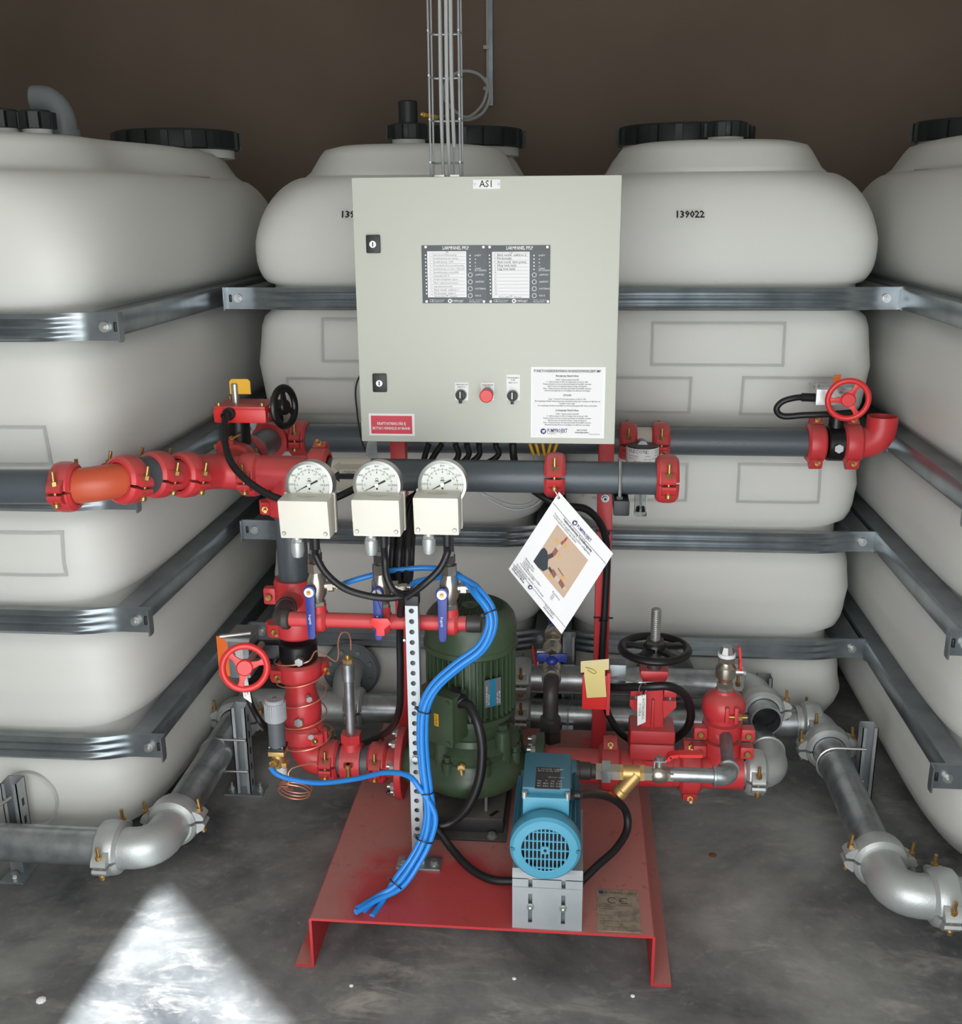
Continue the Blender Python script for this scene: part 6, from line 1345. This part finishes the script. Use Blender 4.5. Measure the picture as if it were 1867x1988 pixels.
zt9, zb9 = at(612, 1266, YM - .03).z, at(600, 1470, YM - .03).z
top = at(681, 1262, YM)
P0 = [top, at(680, 1240, YM), at(674, 1228, YM - .01), at(662, 1230, YM - .02), at(656, 1248, YM - .02), at(657, 1268, YM - .01), at(652, 1284, YM - .02), at(632, 1272, YM - .04), at(613, 1264, YM - .06)]
NT = 5; kk = NT * 12
for i in range(kk + 1):
    f = i / kk; a = radians(-20) - 2 * pi * NT * f; rr = .060 + .004 * sin(9 * f)
    hel.append(V((xt + .012 * f + rr * cos(a), YM + rr * sin(a) , zt9 - .012 + (zb9 - zt9) * f)))
hel = [p for p in hel if p.y < YM + .055]
last = at(572, 1500, YM - .06)
loops = []
lc = at(571, 1538, 2.36)
for i in range(40):
    a = radians(100) + 2 * pi * 3.4 * i / 39; rr = .040 + .0012 * (i % 7) / 7
    loops.append(V((lc.x + rr * cos(a) + .002 * (i // 13), 2.36 - .024 * sin(a) + .006 * (i // 13), lc.z + rr * .85 * sin(a) + .005 * (i // 12))))
ct = MB().tube(smooth(P0 + hel[1:] + [at(566, 1492, 2.35)] + loops + [at(553, 1515, 2.31), V((c.x + .012, YRG, zb4 - .072))], 4), .0019, 6).build('capillary_tube', COPPER); tag(ct, 'thin copper capillary tube wound down the red riser and coiled by the floor', 'tube')

# ================================================================== blue tubes
RB = .0064
def tube_thing(pts, r, m, label, name='hose', cat='hose', group=None, k=6, n=12): return tag(MB().tube(smooth(pts, k), r, n).build(name, m), label, cat, group)
BP = [(925, 1148, 2.12), (950, 1182, 2.10), (953, 1218, 2.09), (933, 1258, 2.085), (888, 1292, 2.08), (846, 1330, 2.075), (824, 1372, 2.07), (820, 1425, 2.07), (823, 1480, 2.07), (829, 1530, 2.065), (834, 1575, 2.06), (826, 1622, 2.05), (803, 1668, 2.03), (772, 1710, 2.0)]
def bund(s_, d_, y0=0):                    # the shared run down the post; every tube keeps its own place in the bundle
    Q = [at(*p) for p in BP]; out = []
    for i, p in enumerate(Q):
        tg = (Q[min(i + 1, len(Q) - 1)] - Q[max(i - 1, 0)]).normalized(); sd = tg.cross(EY).normalized()
        if BP[i][1] >= y0: out.append(p + sd * s_ - EY * d_)
    return out
e = lambda x, y, Y: at(x, y, Y)
tube_thing([PORT[0][0], e(668, 1133, 2.20), e(710, 1120, 2.22), e(765, 1107, 2.22), e(840, 1103, 2.22), e(890, 1116, 2.19)] + bund(-.0072, .0) + [e(742, 1750, 1.965), e(722, 1779, 1.918)], RB, BLUE, 'blue air tube from the leftmost valve, its cut end rightmost of four', group='blue plastic tubes tied in one bundle')
tube_thing([PORT[1][0], e(805, 1131, 2.18), e(842, 1122, 2.2), e(885, 1118, 2.18), e(912, 1130, 2.15)] + bund(.0072, .0) + [e(735, 1744, 1.972), e(705, 1769, 1.93)], RB, BLUE, 'blue air tube from the middle valve, its cut end second from the right', group='blue plastic tubes tied in one bundle')
tube_thing([PORT[2][0], e(921, 1136, 2.15)] + bund(.0, .0115) + [e(730, 1742, 1.965), e(693, 1764, 1.922)], RB, BLUE, 'blue air tube from the rightmost valve, its cut end leftmost of four', group='blue plastic tubes tied in one bundle')
tube_thing([rp + V((-.002, -.018, -.005)), e(536, 1502, 2.235), e(562, 1512, 2.23), e(620, 1520, 2.22), e(690, 1512, 2.18), (e(745, 1500, 2.12)), e(790, 1505, 2.075), e(814, 1530, 2.055)] + bund(.0135, .0105, 1570) + [e(730, 1748, 1.955), e(690, 1771, 1.912)], RB, BLUE, 'blue air tube coming from the small regulator with the grey knob', group='blue plastic tubes tied in one bundle')
tie_m = BLACK
for i, (x, y, Y, l) in enumerate(((953, 1188, 2.09, 'black cable tie around the blue tubes, beside the motor fan'), (824, 1372, 2.07, 'black cable tie around the blue tubes, level with the motor box'), (828, 1540, 2.06, 'black cable tie around the blue tubes, below the joining tube'), (826, 1612, 2.048, 'black cable tie around the blue tubes, near the post foot'), (765, 1716, 1.995, 'black cable tie around the blue tubes, near their cut ends'))):
    Q = [at(*p) for p in BP]; c = at(x, y, Y); k = min(range(len(Q)), key=lambda q: (Q[q] - c).length)
    z = (Q[min(k + 1, len(Q) - 1)] - Q[max(k - 1, 0)]).normalized()
    if k == len(Q) - 1: z = (Q[k] - Q[k - 1]).normalized()
    c = Q[k] - EY * .004 + z * .006; fx, fy, fz = frame(z, EX); rt = .0168 if BP[k][1] < 1560 else (.0215 if BP[k][1] < 1700 else .0185)
    mb = MB().lathe([(rt - .001, -.0014), (rt, -.0014), (rt, .0014), (rt - .001, .0014)], c, z, 20, closed=True)
    mb.obox(c - fx * rt, (.004, .003, .003), (fx, fy, fz)); tag(mb.build('cable_tie', BLACK), l, 'cable tie', 'cable ties on the blue tubes')

# ================================================================== black cables and conduits
def cable(pts, r, label, m=CORR, group=None, name='cable'): return tube_thing(pts, r, m, label, name, 'cable', group, 7, 10)
HUB = at(786, 1157, 2.115)
cable([SW[0], e(613, 1078, 2.11), e(632, 1112, 2.105), e(668, 1142, 2.10), e(715, 1157, 2.10), e(755, 1161, 2.105), HUB], .0078, 'black conduit sagging from the leftmost pressure switch')
cable([SW[1], e(747, 1085, 2.115), e(750, 1118, 2.105), e(763, 1145, 2.10), HUB], .0078, 'black conduit from the middle pressure switch')
cable([SW[2], e(869, 1072, 2.11), e(853, 1105, 2.10), e(822, 1135, 2.095), HUB + V((.004, -.008, 0))], .0078, 'black conduit curving from the rightmost pressure switch')
cable([HUB + V((-.004, .004, -.004)), e(778, 1185, 2.15), e(776, 1240, 2.21), e(777, 1310, 2.24), e(775, 1375, 2.28), e(760, 1412, 2.36), e(735, 1430, 2.46), e(700, 1445, 2.60)], .0085, 'black conduit dropping left of the perforated post to the floor')
GY = 2.55
paths = [(832, 823, 800), (858, 838, 792), (884, 886, 784), (906, 904, 777), (930, 922, 770), (962, 958, 763)]
names = ['leftmost', 'second from left', 'third from left', 'fourth from left', 'fifth from left', 'sixth from left']
for (g, m_, b), nm in zip(paths, names):
    gx = at(g, 862, GY)
    cable([gx, at(m_, 892, GY), at((m_ + b * 2) / 3 + 6, 945, GY - .02), at(b + 6, 990, GY - .12), at(b, 1050, 2.25 + .016 * (b % 3)), at(b - 3, 1110, 2.22 + .016 * (b % 3)), at(780 + (b - 781) * .5, 1158, 2.17)], .0075, 'black cable %s of those leaving the cabinet underside' % nm, CABLE, 'black cables under the cabinet')
gx = at(995, 862, GY)
cable([gx, at(998, 892, GY), at(1010, 930, GY + .03), at(1060, 968, GY), at(1100, 982, GY), at(1140, 990, 2.57), at(1168, 1022, 2.60), at(1178, 1070, 2.625), at(1175, 1160, 2.64), at(1169, 1260, 2.64), at(1167, 1330, 2.64), at(1180, 1385, 2.60), at(1202, 1420, 2.56), at(1222, 1436, 2.53)], .0095, 'thick black cable arching from behind the header down the red upright', CABLE)
for y, l in ((1036, 'black cable tie on the red upright beside the hanging sheet'), (1205, 'black cable tie on the red upright above the yellow note')):
    c = at(1175 if y < 1100 else 1171, y, 2.632); tag(MB().ringcyl(c - EZ * .002, c + EZ * .002, .0118, .0100, 18).box((c.x - .026, 2.650, c.z - .002), (c.x + .026, 2.654, c.z + .002)).build('cable_tie', BLACK), l, 'cable tie')
bx_ = V((xc - .028, YV - .066, g0.z if 0 else at(436, 803, YV - .066).z))
MB().cyl(bx_, bx_ + V((0, -.016, 0)), .0125, n=16).cyl(bx_, bx_ + V((0, -.008, 0)), .0155, n=16); 
gp = at(446, 803, YV - .066); st = thing('cable_gland', 'black cable gland on the front of the red gear box', 'gland', tuple(gp)); MB().cyl(gp + V((0, .006, 0)), gp + V((-.002, -.012, -.001)), .0155, n=18, ch=.002).cyl(gp + V((-.002, -.012, -.001)), gp + V((-.007, -.022, -.006)), .012, n=16).build('nut', BLACK, st)
cable([gp + V((-.004, -.018, -.004)), e(436, 822, 2.455), e(437, 860, 2.41), e(450, 900, 2.36), e(482, 935, 2.33), e(530, 964, 2.31), e(585, 976, 2.30), e(640, 970, 2.30), e(690, 948, 2.33), e(720, 930, 2.36)], .0088, 'black conduit hanging from the red gear box past the left gauge')
wq = at(485, 1362, 2.45); cable([at(478, 1330, YM), at(486, 1365, 2.44), at(505, 1400, 2.42), at(530, 1425, 2.46), at(560, 1445, 2.52)], .0085, 'black conduit from the lower left red wheel valve to the floor')
cable([GLE + V((-.004, .003, .002)), e(912, 1372, 2.25), e(928, 1408, 2.225), e(936, 1455, 2.215), e(930, 1515, 2.205), e(908, 1566, 2.20), e(876, 1596, 2.20), e(846, 1606, 2.19)], .0115, 'ribbed black motor conduit curving down the front of the green pump')
cable([e(838, 1598, 2.18), e(858, 1622, 2.165), e(880, 1652, 2.14), e(915, 1688, 2.09), e(955, 1708, 2.055), V((bx0 + .004, 2.045, ZS + .016))], .0092, 'black cable lying on the red base, left of the galvanized bracket', CABLE)
cable([V((bx1 - .004, 2.05, ZS + .016)), e(1160, 1680, 2.09), e(1195, 1648, 2.14), e(1217, 1610, 2.19), e(1213, 1572, 2.20), e(1185, 1549, 2.14), e(1150, 1541, 2.06), V((tx1 + .018, JGY, JGZ))], .0092, 'black cable looping over the red base, right of the teal pump', CABLE)
YW = 2.62
for i, (d, l) in enumerate(((0, 'upper light grey wire sagging under the header pipe'), (8, 'lower light grey wire sagging under the header pipe'))):
    tube_thing([e(915, 940, YW), e(945, 962 + d * .6, YW), e(985, 979 + d, YW), e(1020, 980 + d, YW), e(1048, 965 + d, YW), e(1062, 945, YW)], .0032, LGREY, l, 'wire', 'wire')
for i, x in enumerate((1028, 1040, 1053, 1069, 1081)):
    nm = ['leftmost', 'second', 'middle', 'fourth', 'rightmost'][i]
    t = thing('marked_wire', 'grey wire with a yellow marker sleeve, %s of five under the cabinet' % nm, 'wire', tuple(e(x, 862, 2.56)), 'wires with yellow markers')
    x2 = x + (1055 - x) * .15 + (4 if i < 3 else -4)
    MB().cyl(e(x, 861, 2.56), e(x2, 884, 2.56), .0038, n=10).build('marker_sleeve', YELLOW, t); MB().tube(smooth([e(x2, 884, 2.56), e(x2 + 2, 905, 2.58), e(1055 + i, 945, 2.62)], 4), .0018, 6).build('wire', LGREY, t)
tube_thing([V((ex0 + .004, 2.6, at(697, 690, 2.6).z)), e(692, 745, 2.60), e(693, 800, 2.6), e(702, 855, 2.6), e(712, 880, 2.6)], .0022, CABLE, 'thin black wire along the left side of the cabinet', 'wire', 'wire')
a, b = e(711, 900, 2.58), e(731, 858, 2.58); t = thing('mounting_plate', 'small grey mounting plate under the left end of the cabinet', 'plate', tuple(a)); MB().prism([(a.x, a.z + .02), (b.x, a.z), (b.x, b.z + .01), (a.x + .008, b.z + .01), (a.x, b.z - .02)], (0, 2.58, 0), EX, EZ, -.003).build('plate', GALV, t)

# ================================================================== instruction sheet hanging by one corner
YH = 2.335
TT, RR_, LL, BB = at(1085, 955, YH + .01), at(1190, 1075, YH), at(987, 1105, YH), at(1090, 1231, YH - .005)
t = thing('instruction_sheet', 'white instruction sheet with a picture, hanging tilted by one corner', 'sheet', tuple(TT))
def sh(u, v, off=0.0):
    p = TT + (RR_ - TT) * u + (LL - TT) * v + (BB - RR_ - LL + TT) * u * v
    return p + V((0, -off - .010 * sin(pi * u) * sin(pi * v), 0))
def patch(u0, v0, u1, v1, off, nm, m, n=8, poly=None):
    mb = MB()
    for j in range(n + 1):
        for i in range(n + 1): mb.v.append(sh(u0 + (u1 - u0) * i / n, v0 + (v1 - v0) * j / n, off))
    mb.f = [(j * (n + 1) + i, j * (n + 1) + i + 1, (j + 1) * (n + 1) + i + 1, (j + 1) * (n + 1) + i) for j in range(n) for i in range(n)]
    return mb.build(nm, m, t)
patch(0, 0, 1, 1, 0, 'sheet', PAPER); patch(.0, .0, 1, 1, -.0012, 'back_sheet', PAPER)
pic = patch(.2, .245, .77, .72, .0007, 'picture', TAN)
def shape(pts, m, off=.0013, nm='picture_shape'):
    # subdivide the outline into a fan so that it follows the bent sheet
    return MB().add([sh(u, v, off) for u, v in pts], [tuple(range(len(pts)))]).build(nm, m, pic, flat=True)
PUMPD = mat('print_dark_blue', (44, 54, 62), .7); COPP = mat('print_copper', (142, 92, 78), .7); PNK = mat('print_light_metal', (206, 184, 170), .7); RDP = mat('print_red', (190, 54, 44), .7); YDP = mat('print_yellow', (226, 170, 60), .7); DBR = mat('print_dark_brown', (78, 60, 58), .7)
shape([(.2, .56), (.2, .715), (.29, .718), (.37, .70), (.40, .64), (.36, .60), (.33, .55), (.27, .52), (.22, .52)], PUMPD)
for (u0, v0), (u1, v1), hw, m in (((.32, .56), (.36, .49), .022, DBR), ((.36, .49), (.36, .42), .026, COPP), ((.36, .42), (.37, .35), .020, PNK), ((.37, .35), (.38, .31), .015, COPP), ((.40, .62), (.46, .63), .015, DBR), ((.45, .62), (.53, .63), .026, COPP), ((.53, .635), (.60, .625), .022, PNK), ((.60, .625), (.69, .64), .024, COPP), ((.69, .64), (.73, .64), .018, PNK)):
    d = V((u1 - u0, v1 - v0, 0)).normalized(); n_ = V((-d.y, d.x, 0)) * hw
    shape([(u0 + n_.x, v0 + n_.y), (u1 + n_.x, v1 + n_.y), (u1 - n_.x, v1 - n_.y), (u0 - n_.x, v0 - n_.y)], m, .0018)
shape([(.385, .315), (.40, .30), (.40, .255), (.385, .25), (.372, .29)], RDP, .0019); shape([(.50, .54), (.62, .555), (.625, .565), (.50, .552)], COPP, .0019)
for u, v in ((.30, .37), (.43, .33), (.43, .45), (.47, .68), (.62, .57)): shape([(u + .018 * cos(a), v + .018 * sin(a)) for a in [2 * pi * k / 10 for k in range(10)]], YDP, .0019)
Wd = (RR_ - TT).length; Hd = (LL - TT).length
def stext(nm, lines, m, bold=0.0):
    ux = (RR_ - TT).normalized(); uy = (TT - LL).normalized()
    mb = MB()
    for s, u, v, sz, wd in lines:
        cu = bpy.data.curves.new('t', 'FONT'); cu.body = s; cu.size = sz; cu.align_x = 'LEFT'; cu.align_y = 'CENTER'; cu.resolution_u = 1; cu.offset = bold * sz
        ob = bpy.data.objects.new('t', cu); me = ob.to_mesh(); xs = [q.co.x for q in me.vertices]; k = wd / max(max(xs) - min(xs), 1e-6)
        mb.add([sh(u + q.co.x * k, v - q.co.y / Hd, .0012) for q in me.vertices], [tuple(p.vertices) for p in me.polygons]); ob.to_mesh_clear(); bpy.data.objects.remove(ob); bpy.data.curves.remove(cu)
    mb.build(nm, m, t, flat=True)
stext('logo_lettering', [('PUMPPROJEKT', .42, .09, .0105, .25)], NAVY, .02)
emblem(t, sh(.375, .09, .0014), (RR_ - TT).normalized(), (TT - LL).normalized(), .006); emblem(t, sh(.345, .935, .0014), (RR_ - TT).normalized(), (TT - LL).normalized(), .0055)
stext('heading', [('Funktionsbeskrivning Tryckhållningspump', .23, .153, .0085, .52)], INK, .02)
stext('body_lettering', [('Pumpen har till uppgift att hålla trycket i anläggningen.', .10, .19, .0062, .66), ('Kontrollera regelbundet att ventilerna är öppna enligt bilden.', .10, .215, .0062, .42), ('Märkning i bilden', .10, .765, .0066, .16), ('1 Avstängningsventil sugsida', .10, .79, .0056, .17), ('2 Backventil', .10, .81, .0056, .10), ('3 Smutsfilter, rengörs årligen', .10, .83, .0056, .34), ('4 Avstängningsventil trycksida', .08, .85, .0056, .26), ('Vid arbete på pumpen skall ventil 1 och 4 vara stängda.', .05, .885, .0056, .50), ('Larm skall kvitteras', .05, .905, .0056, .20), ('Service', .60, .765, .0062, .14), ('2019', .62, .79, .0056, .04), ('2020', .62, .81, .0056, .04), ('2021', .62, .83, .0056, .04)], INK)
stext('footer_lettering', [('Pumpprojekt Svenska AB', .03, .935, .0072, .20), ('Aminogatan 24, Mölndal', .03, .96, .0072, .22), ('Tel 031 - 57 94 70', .62, .935, .0062, .16), ('www.pumpprojekt.se', .62, .96, .0062, .18)], INK, .01)
for v in (.127, .905 + .012): 
    patch(.01, v, .99, v + .004, .0011, 'rule', INK, 6)
MB().cyl(sh(.035, .045, .0016), sh(.035, .045, .0008), .0032, n=14).build('punch_hole', BLACK, t)
MB().tube(smooth([sh(.035, .045, .002), at(1078, 955, YH), at(1072, 950, YH + .04), at(1076, 946, YM - .05)], 5), .0013, 6).build('hanging_wire', WLAB, t)
# small litter on the floor and base
for x, y, l in ((682, 1915, 'small pale crumb on the floor, below the red base on the left'), (998, 1901, 'small pale crumb on the floor, below the middle of the red base'), (1228, 1935, 'small pale crumb on the floor, right of the middle below the base'), (80, 1943, 'pale pebble on the floor at the lower left corner')):
    q = atz(x, y, 0); tag(MB().ball((q.x, q.y, .002), .005 if x > 100 else .011, 8, 5, .5).build('crumb', PAPER), l, 'debris', 'crumbs on the floor')
q = atz(1383, 1660, 0); tag(MB().cyl((q.x, q.y, 0), (q.x, q.y, .0006), .011, .010, n=14).build('paint_spot', mat('orange_spot', (120, 78, 48), .8)), 'small orange brown spot on the floor, right of the red base', 'spot')
q = atz(755, 1541, ZS); tag(MB().ball((q.x, q.y, ZS + .004), .008, 7, 4, .6).build('dirt_lump', IRON), 'dark dirt lump on the red base left of the post', 'debris')
